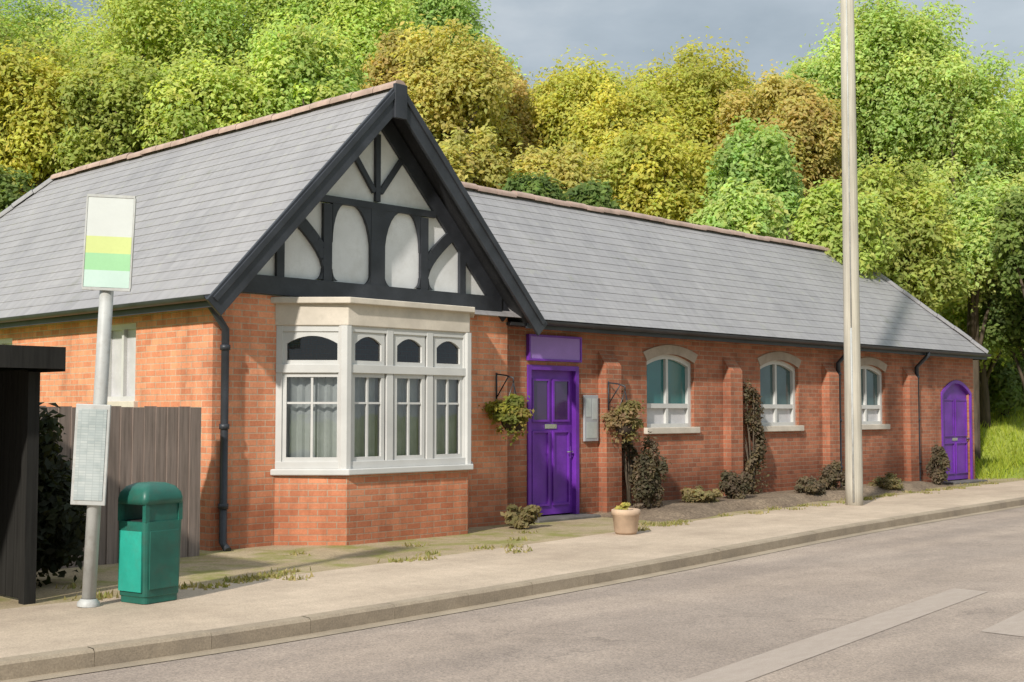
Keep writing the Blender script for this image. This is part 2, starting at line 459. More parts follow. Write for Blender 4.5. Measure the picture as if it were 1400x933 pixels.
def tree(name, x, y, z0, h, rx, cols, label, group='trees on the wooded slope behind the hall', seed=0, n=15000, leaf=.088, crown_frac=.72, nblob=80):
    t = empty(name, (x, y, z0), label, 'tree', group)
    rz = min(h*crown_frac/2, rx*1.25)
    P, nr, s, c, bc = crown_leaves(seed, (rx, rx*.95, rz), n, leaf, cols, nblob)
    zc = h - rz*.98
    P[:, 2] += zc
    me = leaf_mesh('crown', P, nr, s, c)
    o = bpy.data.objects.new('crown', me); col.objects.link(o); o.parent = t
    # trunk with limbs reaching into the clumps
    rng = random.Random(seed)
    mb = MB(); r0 = .016*h + .06
    lean = (rng.uniform(-.3, .3), rng.uniform(-.3, .3))
    pts = [(lean[0]*k*k, lean[1]*k*k, zc*1.15*k - .25*(k == 0)) for k in (0, .06, .3, .6, .85, 1)]
    mb.tube(pts, [r0*1.5, r0*1.12, r0, r0*.75, r0*.5, r0*.25], 10)
    for i in range(16):
        e = Vector(bc[rng.randrange(len(bc))]) + Vector((0, 0, zc))
        k = rng.uniform(.3, .8)
        a = Vector((lean[0]*k*k, lean[1]*k*k, zc*1.15*k))
        mdl = (a+e)/2 + Vector((rng.uniform(-.3,.3), rng.uniform(-.3,.3), rng.uniform(0,.5)))
        mb.tube([a, mdl, e], [r0*.38, r0*.24, r0*.08], 7)
    mb.build('trunk', BARK, t, local=True)
    return t

def shrub(name, x, y, z0, rx, ry, h, cols, label, group=None, seed=1, n=2500, leaf=.07, cat='shrub', nblob=16):
    t = empty(name, (x, y, z0), label, cat, group)
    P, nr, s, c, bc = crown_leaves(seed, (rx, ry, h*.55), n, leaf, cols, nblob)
    P[:, 2] += h*.5; P[:, 2] = np.maximum(P[:, 2], .02)
    if cat == 'climber':      # wandering, ragged growth that thins towards the top
        q = P[:, 2]/h
        P[:, 0] = P[:, 0]*(1.25-.7*q+.35*np.sin(q*11+seed)) + .16*np.sin(q*5+seed) + .07*np.sin(q*17)
        keep = np.random.default_rng(seed).random(n) < (.95-.45*q)*(.75+.25*np.sin(q*23))
        P, nr, s, c = P[keep], nr[keep], s[keep], c[keep]
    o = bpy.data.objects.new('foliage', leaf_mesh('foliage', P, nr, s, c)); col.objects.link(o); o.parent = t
    mb = MB(); rng = random.Random(seed)
    for i in range(14):
        e = Vector(bc[rng.randrange(len(bc))])*1.05 + Vector((0, 0, h*.5))
        mb.tube([(rng.uniform(-.05,.05), rng.uniform(-.05,.05), -.03), (e.x*.4, e.y*.4, e.z*.5), e], [.018, .013, .005], 6)
    mb.build('stem', BARK, t, local=True)
    return t

# ------------------------------------------------------------------ setting: ground, road, pavement
KX = [-60, -20, -6, 0, 3.67, 5.92, 10.4, 16.4, 23.5, 30, 45, 70, 130]
KY = [12, 9.2, 8.45, 8.2, 8.08, 8.05, 8.38, 9.10, 9.62, 10.0, 10.7, 11.5, 12.5]
def kerb_y(x):
    # smooth interpolation through the surveyed kerb points
    i = max(0, min(len(KX)-2, int(np.searchsorted(KX, x))-1))
    x0, x1 = KX[i], KX[i+1]; t = (x-x0)/(x1-x0)
    def m(j):
        if j <= 0 or j >= len(KX)-1: return 0
        return (KY[j+1]-KY[j-1])/(KX[j+1]-KX[j-1])
    h = x1-x0
    return ((2*t**3-3*t*t+1)*KY[i] + (t**3-2*t*t+t)*h*m(i) + (-2*t**3+3*t*t)*KY[i+1] + (t**3-t*t)*h*m(i+1))
def back_y(x):                       # back edge of the pavement
    return min(kerb_y(x)+2.05, 12.35)
XS = list(np.concatenate([np.arange(-60, -6, 3), np.arange(-6, 40, .5), np.arange(40, 131, 5)]))
def strip(name, f0, f1, z0, z1, m, skirt=None):
    mb = MB()
    for a, b in zip(XS[:-1], XS[1:]):
        mb.quad((a, f0(a), z0), (b, f0(b), z0), (b, f1(b), z1), (a, f1(a), z1))
        if skirt:
            mb.quad((a, f0(a), skirt), (b, f0(b), skirt), (b, f0(b), z0), (a, f0(a), z0))
    return tag(mb.build(name, m), kind='structure')

strip('road', lambda x: kerb_y(x)-8.2, lambda x: kerb_y(x)+.02, -.12, -.12, ASPHALT)
strip('gutter', lambda x: kerb_y(x)-.16, lambda x: kerb_y(x), -.115, -.115, KERB)
strip('pavement', lambda x: kerb_y(x)+.13, back_y, 0, .02, PAVE)
strip('forecourt', back_y, lambda x: 13.2, .02, .035, FORE)
strip('far_pavement', lambda x: kerb_y(x)-14, lambda x: kerb_y(x)-8.2, 0, -.0, PAVE)
BED0, BED1 = 14.7, 26.4
mb = MB()
for i in range(40):
    a, b = BED0+(BED1-BED0)*i/40, BED0+(BED1-BED0)*(i+1)/40
    f = lambda x: back_y(x)+.25+.12*math.sin(x*2.3)
    e = lambda x: .02+.13*min(1, (x-BED0)/1.2, (BED1-x)/1.2)
    mb.quad((a, f(a), .024), (b, f(b), .024), (b, f(b)+.3, e(b)), (a, f(a)+.3, e(a))); mb.quad((a, f(a)+.3, e(a)), (b, f(b)+.3, e(b)), (b, 12.9, e(b)+.015), (a, 12.9, e(a)+.015))
tag(mb.build('planting_bed', BEDM), kind='structure')
# kerb stones: one continuous structure with joints
mb = MB(); x = -20.
while x < 70:
    L = .9
    a, b = x+.002, x+L-.002
    ya, yb = kerb_y(a), kerb_y(b)
    dz = random.uniform(-.003, .003)
    p = [(a, ya, -.2), (b, yb, -.2), (b, yb, -.018+dz), (b, yb+.018, .003+dz), (b, yb+.13, .006+dz), (b, yb+.13, -.2)]
    q = [(a, ya, -.2), (a, ya, -.018+dz), (a, ya+.018, .003+dz), (a, ya+.13, .006+dz), (a, ya+.13, -.2)]
    mb.quad((a, ya, -.2), (b, yb, -.2), (b, yb, -.018+dz), (a, ya, -.018+dz))
    mb.quad((a, ya, -.018+dz), (b, yb, -.018+dz), (b, yb+.018, .003+dz), (a, ya+.018, .003+dz))
    mb.quad((a, ya+.018, .003+dz), (b, yb+.018, .003+dz), (b, yb+.13, .006+dz), (a, ya+.13, .006+dz))
    mb.quad((a, ya, -.2), (a, ya, -.018+dz), (a, ya+.13, .006+dz), (a, ya+.13, -.2))
    mb.quad((b, yb, -.2), (b, yb+.13, -.2), (b, yb+.13, .006+dz), (b, yb, -.018+dz))
    x += L
tag(mb.build('kerb', KERB), kind='structure')

def hill_z(x, y):
    base = -.16
    g = 0.
    if y > 12.6:
        g = .13
    s = max(0., (x-30)*.72 + (y-13)*.695 - 6)
    d = (x*.72 + y*.695)
    # grassy bank to the right of the hall and wooded slope behind it
    bank = max(0., min(1., (x-28.6)/2))*max(0., min(1, (y-11.8)/1.2))*(.1+.075*max(0, x-28.6))
    slope = max(0., d-33)*.22
    if y < 11.8: slope *= max(0, min(1, (y-11)/.8)) if y > 11 else 0
    return base + max(g, bank + g*.9) + min(slope, 22)*(1 if y > 12 else 0)
mb = MB()
gx = list(np.concatenate([[-300,-120,-60], np.arange(-30, 80, 1.), [90,110,140,200,300,400]]))
gy = list(np.concatenate([[-300,-120,-50], np.arange(-20, 11.5, 4), np.arange(11.8, 70, 1.), [80,100,140,200,300,400]]))
V = [(a, b, hill_z(a, b)) for b in gy for a in gx]
W = len(gx)
F = [(j*W+i, j*W+i+1, (j+1)*W+i+1, (j+1)*W+i) for j in range(len(gy)-1) for i in range(W-1)]
mb.add(V, F, True)
ground = tag(mb.build('ground', GRASS), kind='structure')

# road markings
def dash(x0, x1, y0, y1, w):
    mb = MB(); n = 24
    for i in range(n):
        a = x0+(x1-x0)*i/n; b = x0+(x1-x0)*(i+1)/n
        ya = y0+(y1-y0)*i/n; yb = y0+(y1-y0)*(i+1)/n
        mb.quad((a, ya-w/2, -.116), (b, yb-w/2, -.116), (b, yb+w/2, -.116), (a, ya+w/2, -.116))
    return mb
mk = MB()
for x0, x1, y0, y1 in ((6.2, 12.0, 4.72, 5.44), (-.5, 4.0, 4.6, 4.58), (9.8, 14.6, 4.2, 4.88)):
    q = dash(x0, x1, y0, y1, .34); mk.add(q.v, q.f)
tag(mk.build('road_marking', LINE), kind='structure')

# ------------------------------------------------------------------ the hall
HX0, HX1, HY = 8.05, 12.85, 12.5          # gabled block: front wall y = HY
RX, RZ = 10.45, 5.70                      # ridge
GX0, GX1, GZ = 7.82, 13.08, 2.90          # eaves lines of the gabled block
GY0 = 12.10                               # front verge
HIPY = 21.3; HBACK = 24.2
WY, WX1 = 12.66, 28.27                    # wing wall
WE, WRY, WRZ = 12.38, 14.55, 5.16         # wing eaves y, ridge y and height
WEX, WRX = 28.40, 26.25                   # wing eaves end, ridge end
hall = empty('village_hall', (10.45, 14, 0), 'long red brick hall with slate roof, black and white gable and purple doors', 'building')

def wall_panel(mb, p0, p1, z0, z1, ops, depth=.25, back=True):
    """outer skin p0->p1 (outside on the right), openings (u0,u1,zb,zt,rise) with reveals"""
    p0, p1 = Vector((*p0, 0)), Vector((*p1, 0))
    L = (p1-p0).length; d = (p1-p0)/L; n = Vector((d.y, -d.x, 0)); inn = -n*depth
    P = lambda u, z, o=0: p0 + d*u + Vector((0,0,z)) + inn*o
    ops = sorted(ops)
    cur = 0
    def skin(a, b, c, e, o):
        if o: mb.quad(P(a[0],a[1],o), P(e[0],e[1],o), P(c[0],c[1],o), P(b[0],b[1],o))
        else: mb.quad(P(*a), P(*b), P(*c), P(*e))
    for (u0, u1, zb, zt, rise) in ops + [(L, L, 0, 0, 0)]:
        for o in ((0, 1) if back else (0,)):
            if u0 > cur+1e-6: skin((cur,z0), (u0,z0), (u0,z1), (cur,z1), o)
        if u1 > u0:
            for o in ((0, 1) if back else (0,)):
                if zb > z0: skin((u0,z0), (u1,z0), (u1,zb), (u0,zb), o)
            k = 10 if rise else 1
            zz = lambda t: zt - rise*(2*t-1)**2
            for i in range(k):
                a, b = u0+(u1-u0)*i/k, u0+(u1-u0)*(i+1)/k
                za, zb2 = (zz(i/k), zz((i+1)/k)) if rise else (zt, zt)
                for o in ((0, 1) if back else (0,)):
                    skin((a,za), (b,zb2), (b,z1), (a,z1), o)
                mb.quad(P(a,za), P(a,za,1), P(b,zb2,1), P(b,zb2))
            ze = zt-rise
            mb.quad(P(u0,zb), P(u0,zb,1), P(u0,ze,1), P(u0,ze))
            mb.quad(P(u1,zb), P(u1,ze), P(u1,ze,1), P(u1,zb,1))
            mb.quad(P(u0,zb), P(u1,zb), P(u1,zb,1), P(u0,zb,1))
        cur = u1

def outline(u0, u1, zb, zt, rise, k=10):
    pts = [(u0, zb), (u0, zt-rise)]
    if rise:
        pts += [(u0+(u1-u0)*i/k, zt-rise*(2*i/k-1)**2) for i in range(1, k)]
    pts += [(u1, zt-rise), (u1, zb)]
    return pts

class Plane:
    """wall plane: u along p0->p1, o = distance outwards"""
    def __init__(s, p0, p1):
        s.p0 = Vector((*p0, 0)); d = Vector((*p1, 0))-s.p0; s.L = d.length; s.d = d/s.L; s.n = Vector((s.d.y, -s.d.x, 0))
    def __call__(s, u, z, o=0): return s.p0 + s.d*u + s.n*o + Vector((0, 0, z))
    def box(s, mb, u0, u1, z0, z1, o0, o1):
        return mb.obox(s((u0+u1)/2, (z0+z1)/2, (o0+o1)/2), s.d*(u1-u0)/2, s.n*(o1-o0)/2, Vector((0,0,(z1-z0)/2)))
    def ring(s, mb, op, w, o0, o1):
        """frame ring of width w round opening outline, from o1 (outer face) back to o0"""
        A = outline(*op); u0, u1, zb, zt, r = op
        B = outline(u0+w, u1-w, zb+w, zt-w, r*.92)
        n = len(A)
        for i in range(n):
            j = (i+1) % n
            mb.quad(s(*A[i], o1), s(*B[i], o1), s(*B[j], o1), s(*A[j], o1))
            mb.quad(s(*B[i], o1), s(*B[i], o0), s(*B[j], o0), s(*B[j], o1))
            mb.quad(s(*A[i], o1), s(*A[j], o1), s(*A[j], o0), s(*A[i], o0))
    def poly(s, mb, pts, o):
        return mb.quad(*[s(u, z, o) for u, z in reversed(pts)])

# walls -----------------------------------------------------------------
front = Plane((HX0, HY), (HX1, HY))
left = Plane((HX0, HBACK), (HX0, HY))
wing = Plane((HX1, WY), (WX1, WY))
U = lambda x: x-HX1
mb = MB()
lw = (HBACK-15.05, HBACK-14.2, 1.72, 2.70, 0)       # small window in the left wall
lw2 = (HBACK-18.6, HBACK-17.6, 1.5, 2.65, 0)
wall_panel(mb, (HX0, HBACK), (HX0, HY), -.2, 3.02, [lw, lw2])
mb.build('side_wall', BRICK, hall)
mb = MB()
BX0, BX1, BYF = 9.52, 11.50, 11.90                  # bay front face
BW0, BW1 = 8.92, 12.10                              # where its cants meet the wall
bay_op = (BW0-HX0, BW1-HX0, -.1, 2.95, 0)
wall_panel(mb, (HX0, HY), (HX1, HY), -.2, 2.97, [bay_op])
mb.quad((HX1, HY, -.2), (HX1, WY+.02, -.2), (HX1, WY+.02, 2.97), (HX1, HY, 2.97))
mb.build('gable_wall', BRICK, hall)
wins = [(U(16.22), U(17.50), 1.33, 2.54, .13), (U(19.50), U(20.78), 1.33, 2.54, .13), (U(22.82), U(24.10), 1.33, 2.54, .13)]
door1 = (U(13.42), U(14.54), .0, 2.28, 0)
door2 = (U(26.62), U(28.12), .0, 2.3, .28)
mb = MB()
wall_panel(mb, (HX1, WY), (WX1, WY), -.2, 2.98, wins+[door1, door2])
wall_panel(mb, (WX1, WY), (WX1, WY+4.0), -.2, 2.98, [])
wall_panel(mb, (WX1, WY+4.0), (HX1, WY+4.0), -.2, 2.98, [])
mb.build('wing_wall', WBRICK, hall)
mb = MB()
wall_panel(mb, (HX1, WY+4), (HX1, HBACK), -.2, 3.0, [])
wall_panel(mb, (HX1, HBACK), (HX0, HBACK), -.2, 3.0, [])
mb.build('rear_wall', BRICK, hall)
# floor and ceiling close the inside
mb = MB(); mb.box(HX0+.26, HX1-.26, HY+.26, HBACK-.26, -.1, .05); mb.box(HX0+.26, HX1, HY+.26, HBACK-.26, 2.98, 3.0)
mb.box(HX1+.0, WX1-.26, WY+.26, WY+3.7, -.1, .05); mb.box(HX1, WX1-.26, WY+.26, WY+3.7, 2.96, 2.975)
mb.build('interior_lining', INSIDE, hall)
# brick piers on the wing, with sloped caps
for px in (15.2, 18.52, 21.8, 25.05):
    mb = MB(); w = .36
    prof = [(px-w/2, WY+.01), (px-w/2, WY-.2), (px+w/2, WY-.2), (px+w/2, WY+.01)]
    mb.quad((px-w/2,WY+.01,-.2),(px-w/2,WY-.16,-.2),(px-w/2,WY-.16,2.3),(px-w/2,WY+.01,2.55))
    mb.quad((px-w/2,WY-.16,-.2),(px+w/2,WY-.16,-.2),(px+w/2,WY-.16,2.3),(px-w/2,WY-.16,2.3))
    mb.quad((px+w/2,WY-.16,-.2),(px+w/2,WY+.01,-.2),(px+w/2,WY+.01,2.55),(px+w/2,WY-.16,2.3))
    mb.quad((px-w/2,WY-.16,2.3),(px+w/2,WY-.16,2.3),(px+w/2,WY+.01,2.55),(px-w/2,WY+.01,2.55))
    mb.build('buttress', WBRICK, hall)

# gable: render, timbers, bargeboards ------------------------------------
slope = (RZ-GZ)/(RX-GX0)
def roof_z(x): return RZ - abs(x-RX)*slope
mb = MB()
zl = lambda x: roof_z(x)-.12
mb.quad((HX0, HY+.02, 2.97), (HX1, HY+.02, 2.97), (HX1, HY+.02, zl(HX1)), (RX, HY+.02, zl(RX)), (HX0, HY+.02, zl(HX0)))
mb.quad((HX0, HY+.25, 2.97), (HX0, HY+.25, zl(HX0)), (RX, HY+.25, zl(RX)), (HX1, HY+.25, zl(HX1)), (HX1, HY+.25, 2.97))
mb.build('gable_render', RENDER, hall)
mb = MB(); fy = HY-.012; nn = (0, -1, 0)
def tb(a, b, w, t=.055): mb.bar((a[0], fy, a[1]), (b[0], fy, b[1]), w, t, nn)
tb((HX0+.17, 3.09), (HX1-.17, 3.09), .22, .09)            # bressummer
tb((RX, 3.18), (RX, 4.2), .23)                             # king post
tb((RX, 4.28), (RX, 5.15), .075, .05)                     # upper stud
tb((9.45, 4.22), (11.45, 4.22), .085, .056)                 # collar
def fillet(x, z, s, w, h, up):
    # solid curved bracket between an upright and a horizontal
    k = 7; pts = [(x, z)]
    for i in range(k+1):
        t = i/k*math.pi/2
        pts.append((x+s*w*(1-math.sin(t)), z-up*h*(1-math.cos(t))))
    pts = [(px, HY-.034, pz) for px, pz in pts]
    if s*up < 0: pts = pts[::-1]
    mb.prism(pts, (0, .045, 0))
for s in (-1, 1):
    fillet(RX+s*.11, 4.185, s, .30, .62, 1); fillet(RX+s*.10, 3.195, s, .13, .22, -1)
    tb((RX+s*.80, 3.18), (RX+s*.80, 4.16), .13, .05)
    pts = [(RX+s*(.80+.62*t**1.5), 3.40+.66*t) for t in np.linspace(0, 1, 8)]
    for a, b in zip(pts[:-1], pts[1:]): tb(a, b, .15, .047)
    fillet(RX+s*.725, 4.185, -s, .20, .5, 1); fillet(RX+s*.725, 3.215, -s, .09, .14, -1); fillet(RX+s*.875, 3.215, s, .09, .14, -1)
    tb((RX+s*1.5, 3.2), (RX+s*1.5, 3.8), .11, .048)
    tb((RX+s*.05, 4.40), (RX+s*.40, 4.86), .07, .045)
    # principal rafters against the wall
    a = (RX+s*2.42, 3.0); tb((RX+s*2.36, roof_z(RX+s*2.36)-.26), (RX+s*.02, roof_z(RX+s*.02)-.26), .2, .05)
mb.build('timber_framing', BLACK, hall, bevel=.008)
mb = MB()
for s in (-1, 1):
    xe = GX0-.04 if s < 0 else GX1+.04
    a = Vector((xe, GY0-.02, roof_z(xe)-.115)); b = Vector((RX+s*-.0, GY0-.02, RZ-.115))
    mb.bar(a, b, .25, .045, (0, -1, 0))
    mb.bar(a+Vector((0,-.03,.09)), b+Vector((0,-.03,.09)), .07, .03, (0, -1, 0))
mb.prism([(RX-.1, GY0-.075, RZ-.42), (RX+.1, GY0-.075, RZ-.42), (RX+.1, GY0-.075, RZ+.02), (RX-.1, GY0-.075, RZ+.02)], (0, .05, 0))
mb.build('bargeboard', BLACK, hall, bevel=.006)

# roofs -------------------------------------------------------------------
def slates(mb, e0, e1, r1, r0, course=.2, lip=.0065):
    """stepped slate courses over quad eaves e0->e1, top r0->r1 (triangle if r0==r1)"""
    e0, e1, r0, r1 = map(Vector, (e0, e1, r0, r1))
    n = (e1-e0).cross(((r0+r1)/2 - (e0+e1)/2)).normalized()
    H = ((r0+r1)/2 - (e0+e1)/2).length
    k = max(1, round(H/course))
    for i in range(k):
        a, b = i/k, (i+1)/k
        A = e0.lerp(r0, a); B = e1.lerp(r1, a); C = e1.lerp(r1, b); D = e0.lerp(r0, b)
        up = n*lip
        if (C-D).length < 1e-3: mb.quad(A+up, B+up, C)
        else: mb.quad(A+up, B+up, C, D)
        mb.quad(A, B, B+up, A+up)
ov = .06
mb = MB()
ze = GZ
# gabled block: left slope (with hip), right slope, hip end
slates(mb, (GX0, HBACK+.2, ze), (GX0, GY0-.03, ze), (RX, GY0-.03, RZ), (RX, HIPY, RZ))
slates(mb, (GX1, GY0-.03, ze), (GX1, HBACK+.2, ze), (RX, HIPY, RZ), (RX, GY0-.03, RZ))
slates(mb, (GX1, HBACK+.2, ze), (GX0, HBACK+.2, ze), (RX, HIPY, RZ), (RX, HIPY, RZ))
roof1 = mb.build('main_roof', SLATE, hall)
mb = MB()
zw = 2.92; back = 2*WRY-WE
slates(mb, (RX+.3, WE, zw), (WEX, WE, zw), (WRX, WRY, WRZ), (RX+.3, WRY, WRZ))
slates(mb, (WEX, back, zw), (RX+.3, back, zw), (RX+.3, WRY, WRZ), (WRX, WRY, WRZ))
slates(mb, (WEX, WE, zw), (WEX, back, zw), (WRX, WRY, WRZ), (WRX, WRY, WRZ))
roof2 = mb.build('wing_roof', SLATE, hall)

def ridge_tiles(a, b, name, parent, r=.085):
    a, b = Vector(a), Vector(b); d = (b-a); L = d.length; d /= L
    side = d.cross(Vector((0,0,1))).normalized(); up = side.cross(d)
    mb = MB(); k = max(1, round(L/.45)); 
    for i in range(k):
        p, q = a+d*(L*i/k+.004), a+d*(L*(i+1)/k-.004)
        j = random.uniform(-.013, .013)
        ring = []
        for P, rr in ((p, r), (q, r*.97)):
            for m in range(9):
                t = math.pi*(m/8*1.16-.08)
                ring.append(P + side*math.cos(t)*rr*1.15 + up*(math.sin(t)*rr - .03 + j))
        mb.add(ring, [(m, m+1, m+10, m+9) for m in range(8)], True)
        mb.add(ring[:9], [list(range(9))]); mb.add(ring[9:], [list(range(8,-1,-1))])
    return mb.build(name, TERRA, parent)
ridge_tiles((RX, GY0-.06, RZ+.03), (RX, HIPY, RZ+.03), 'ridge_tiles', roof1)
ridge_tiles((RX, HIPY, RZ+.03), (GX0, HBACK+.2, ze+.03), 'hip_tiles', roof1, .08).data.materials[0] = SLATE
ridge_tiles((RX, HIPY, RZ+.03), (GX1, HBACK+.2, ze+.03), 'hip_tiles', roof1, .08).data.materials[0] = SLATE
ridge_tiles((RX+.62, WRY, WRZ+.03), (WRX, WRY, WRZ+.03), 'ridge_tiles', roof2)
ridge_tiles((WRX, WRY, WRZ+.03), (WEX, WE, zw+.03), 'hip_tiles', roof2, .08).data.materials[0] = SLATE
ridge_tiles((WRX, WRY, WRZ+.03), (WEX, back, zw+.03), 'hip_tiles', roof2, .08).data.materials[0] = SLATE
# soffits and underside
mb = MB()
dz = Vector((0, 0, -.05))
for s, xe in ((-1, GX0), (1, GX1)):
    A, B, C, D = Vector((xe, GY0, ze)), Vector((RX, GY0, RZ)), Vector((RX, HY+.3, RZ)), Vector((xe, HY+.3, ze))
    q = [A+dz, B+dz, C+dz, D+dz]
    mb.quad(*(q if s > 0 else q[::-1]))
mb.box(GX0+.03, HX0+.02, HY-.1, HBACK+.1, 2.80, 2.85)
mb.box(HX1-.02, WEX-.05, WE+.03, WY+.02, 2.815, 2.86)
mb.box(WX1-.02, WEX-.04, WE+.08, back-.04, 2.812, 2.857)
mb.build('soffit', SOFFIT, hall)
mb = MB()
mb.box(GX0+.005, GX0+.03, HY-.36, HBACK+.1, 2.76, 2.90)
mb.box(GX1+.05, WEX-.02, WE+.005, WE+.03, 2.78, 2.91)
mb.box(WEX-.03, WEX-.005, WE+.005, back, 2.78, 2.91)
mb.build('fascia', BLACK, hall)
# half round gutters
def gutter(a, b, r=.06):
    a, b = Vector(a), Vector(b); d = (b-a).normalized(); side = d.cross(Vector((0,0,1)))
    mb = MB(); ring = []
    for P in (a, b):
        for rr in (r, r-.008):
            for m in range(9):
                t = math.pi + math.pi*m/8
                ring.append(P + side*math.cos(t)*rr + Vector((0,0,math.sin(t)*rr)))
    mb.add(ring, [(m, m+1, m+19, m+18) for m in range(8)], True)
    mb.add(ring, [(m+9, m+27, m+28, m+10) for m in range(8)], True)
    mb.add(ring, [(0,18,27,9), (8,17,35,26)])
    return mb.build('gutter', BLACK, hall)
gutter((GX0-.055, HBACK, 2.885), (GX0-.055, GY0+.06, 2.885))
gutter((GX1+.09, WE-.05, 2.895), (WEX-.02, WE-.05, 2.895))
def downpipe(x, y, ztop, kick):
    mb = MB()
    mb.tube([(x+kick[0], y+kick[1], ztop), (x+kick[0], y+kick[1], ztop-.08), (x, y, ztop-.32), (x, y, .12), (x, y-.1, .04)], .045, 12)
    for z in (.5, 1.4, 2.3): mb.tube([(x, y, z), (x, y, z+.06)], .058, 12)
    return mb.build('downpipe', BLACK, hall)
downpipe(HX0+.12, HY-.07, 2.86, (-.27, -.12))
downpipe(21.8+.32, WY-.07, 2.86, (0, -.26))
downpipe(25.05+.32, WY-.07, 2.86, (0, -.26))

# bay window ---------------------------------------------------------------
bay = empty('bay_window', (0, 0, 0)); bay.parent = hall; bay.location = -Vector(hall.location)
facets = [Plane((BW0, HY), (BX0, BYF)), Plane((BX0, BYF), (BX1, BYF)), Plane((BX1, BYF), (BW1, HY))]
mb = MB()
for p in facets:
    mb.quad(p(0, -.2), p(p.L, -.2), p(p.L, .86), p(0, .86))
    mb.quad(p(0, -.2, -.2), p(0, .86, -.2), p(p.L, .86, -.2), p(p.L, -.2, -.2))
mb.build('brick_base', BRICK, bay)
poly = [(BW0-.07, HY, 0), (BX0-.03, BYF-.075, 0), (BX1+.03, BYF-.075, 0), (BW1+.07, HY, 0)]
mb = MB(); mb.prism([(x, y, .85) for x, y, _ in poly], (0, 0, .075)); mb.build('sill', WHITE, bay, bevel=.012)
poly2 = [(BW0-.02, HY, 0), (BX0-.01, BYF-.02, 0), (BX1+.01, BYF-.02, 0), (BW1+.02, HY, 0)]
mb = MB(); mb.prism([(x, y, 2.62) for x, y, _ in poly2], (0, 0, .30))
poly3 = [(BW0-.09, HY, 0), (BX0-.04, BYF-.09, 0), (BX1+.04, BYF-.09, 0), (BW1+.09, HY, 0)]
mb.prism([(x, y, 2.88) for x, y, _ in poly3], (0, 0, .075))
mb.build('head_fascia', CREAM, bay, bevel=.01)
z0, zt_, z1 = .925, 2.06, 2.62
fr = MB(); gl = MB(); bars = MB()
for p, cuts in ((facets[0], [0, 1]), (facets[1], [0, 1/3, 2/3, 1]), (facets[2], [0, 1])):
    e = .07
    for ci, c in enumerate(cuts):
        u = c*p.L; w = .085 if 0 < ci < len(cuts)-1 else .075
        ua, ub = (0, w) if ci == 0 else ((p.L-w, p.L) if ci == len(cuts)-1 else (u-w/2-.01, u+w/2+.01))
        p.box(fr, ua, ub, z0, z1, -.09, 0)
    p.box(fr, .0, p.L, zt_, zt_+.10, -.088, .012)
    p.box(fr, .0, p.L, z0, z0+.085, -.088, .01)
    p.box(fr, .0, p.L, z1-.07, z1+.01, -.088, -.004)
    for a, b in zip(cuts[:-1], cuts[1:]):
        ua, ub = a*p.L+.075, b*p.L-.075
        # casement sub-frames
        for (za, zb) in ((z0+.085, zt_), (zt_+.10, z1-.07)):
            top = za > 2
            op = (ua, ub, za, zb, .10 if top else 0)
            p.ring(fr, op, .05, -.065, -.018)
            if top:   # spandrels over arched top lights
                o = outline(*op); mid = len(o)//2
                for q in zip(o[1:-2], o[2:-1]):
                    p.poly(fr, [q[0], (q[0][0], zb+.001), (q[1][0], zb+.001), q[1]], -.02)
            uu = (ua+ub)/2
            if not top:
                p.box(bars, uu-.014, uu+.014, za+.05, zb-.05, -.06, -.03)
                p.box(bars, ua+.05, ub-.05, za+.68, za+.705, -.058, -.032)
            m = MB() if top else gl
            p.poly(m, outline(ua+.045, ub-.045, za+.045, zb-.045, op[4]*.92), -.05)
            if top: m.build('top_pane', GLASS, bay)
for x, y in ((BX0, BYF), (BX1, BYF)):
    fr.lathe([(.085, z0), (.085, z1)], (x, y+.05, 0), 8, False, math.pi/8)
bf = fr.build('frame', WHITE, bay, bevel=.004)
bars.build('glazing_bar', WHITE, bay)
gl.build('lower_pane', GLASS, bay)
mb = MB()
for p in facets:   # gathered net curtains behind the lower lights
    n = int(p.L/.035)
    for i in range(n):
        a, b = .03+(p.L-.06)*i/n, .03+(p.L-.06)*(i+1)/n
        oa, ob = -.14+.022*math.sin(i*1.9)+.012*math.sin(i*.61), -.14+.022*math.sin((i+1)*1.9)+.012*math.sin((i+1)*.61)
        mb.quad(p(a, z0+.02, oa), p(b, z0+.02, ob), p(b, zt_+.02, ob), p(a, zt_+.02, oa))
mb.build('net_curtain', CURTAIN, bay)

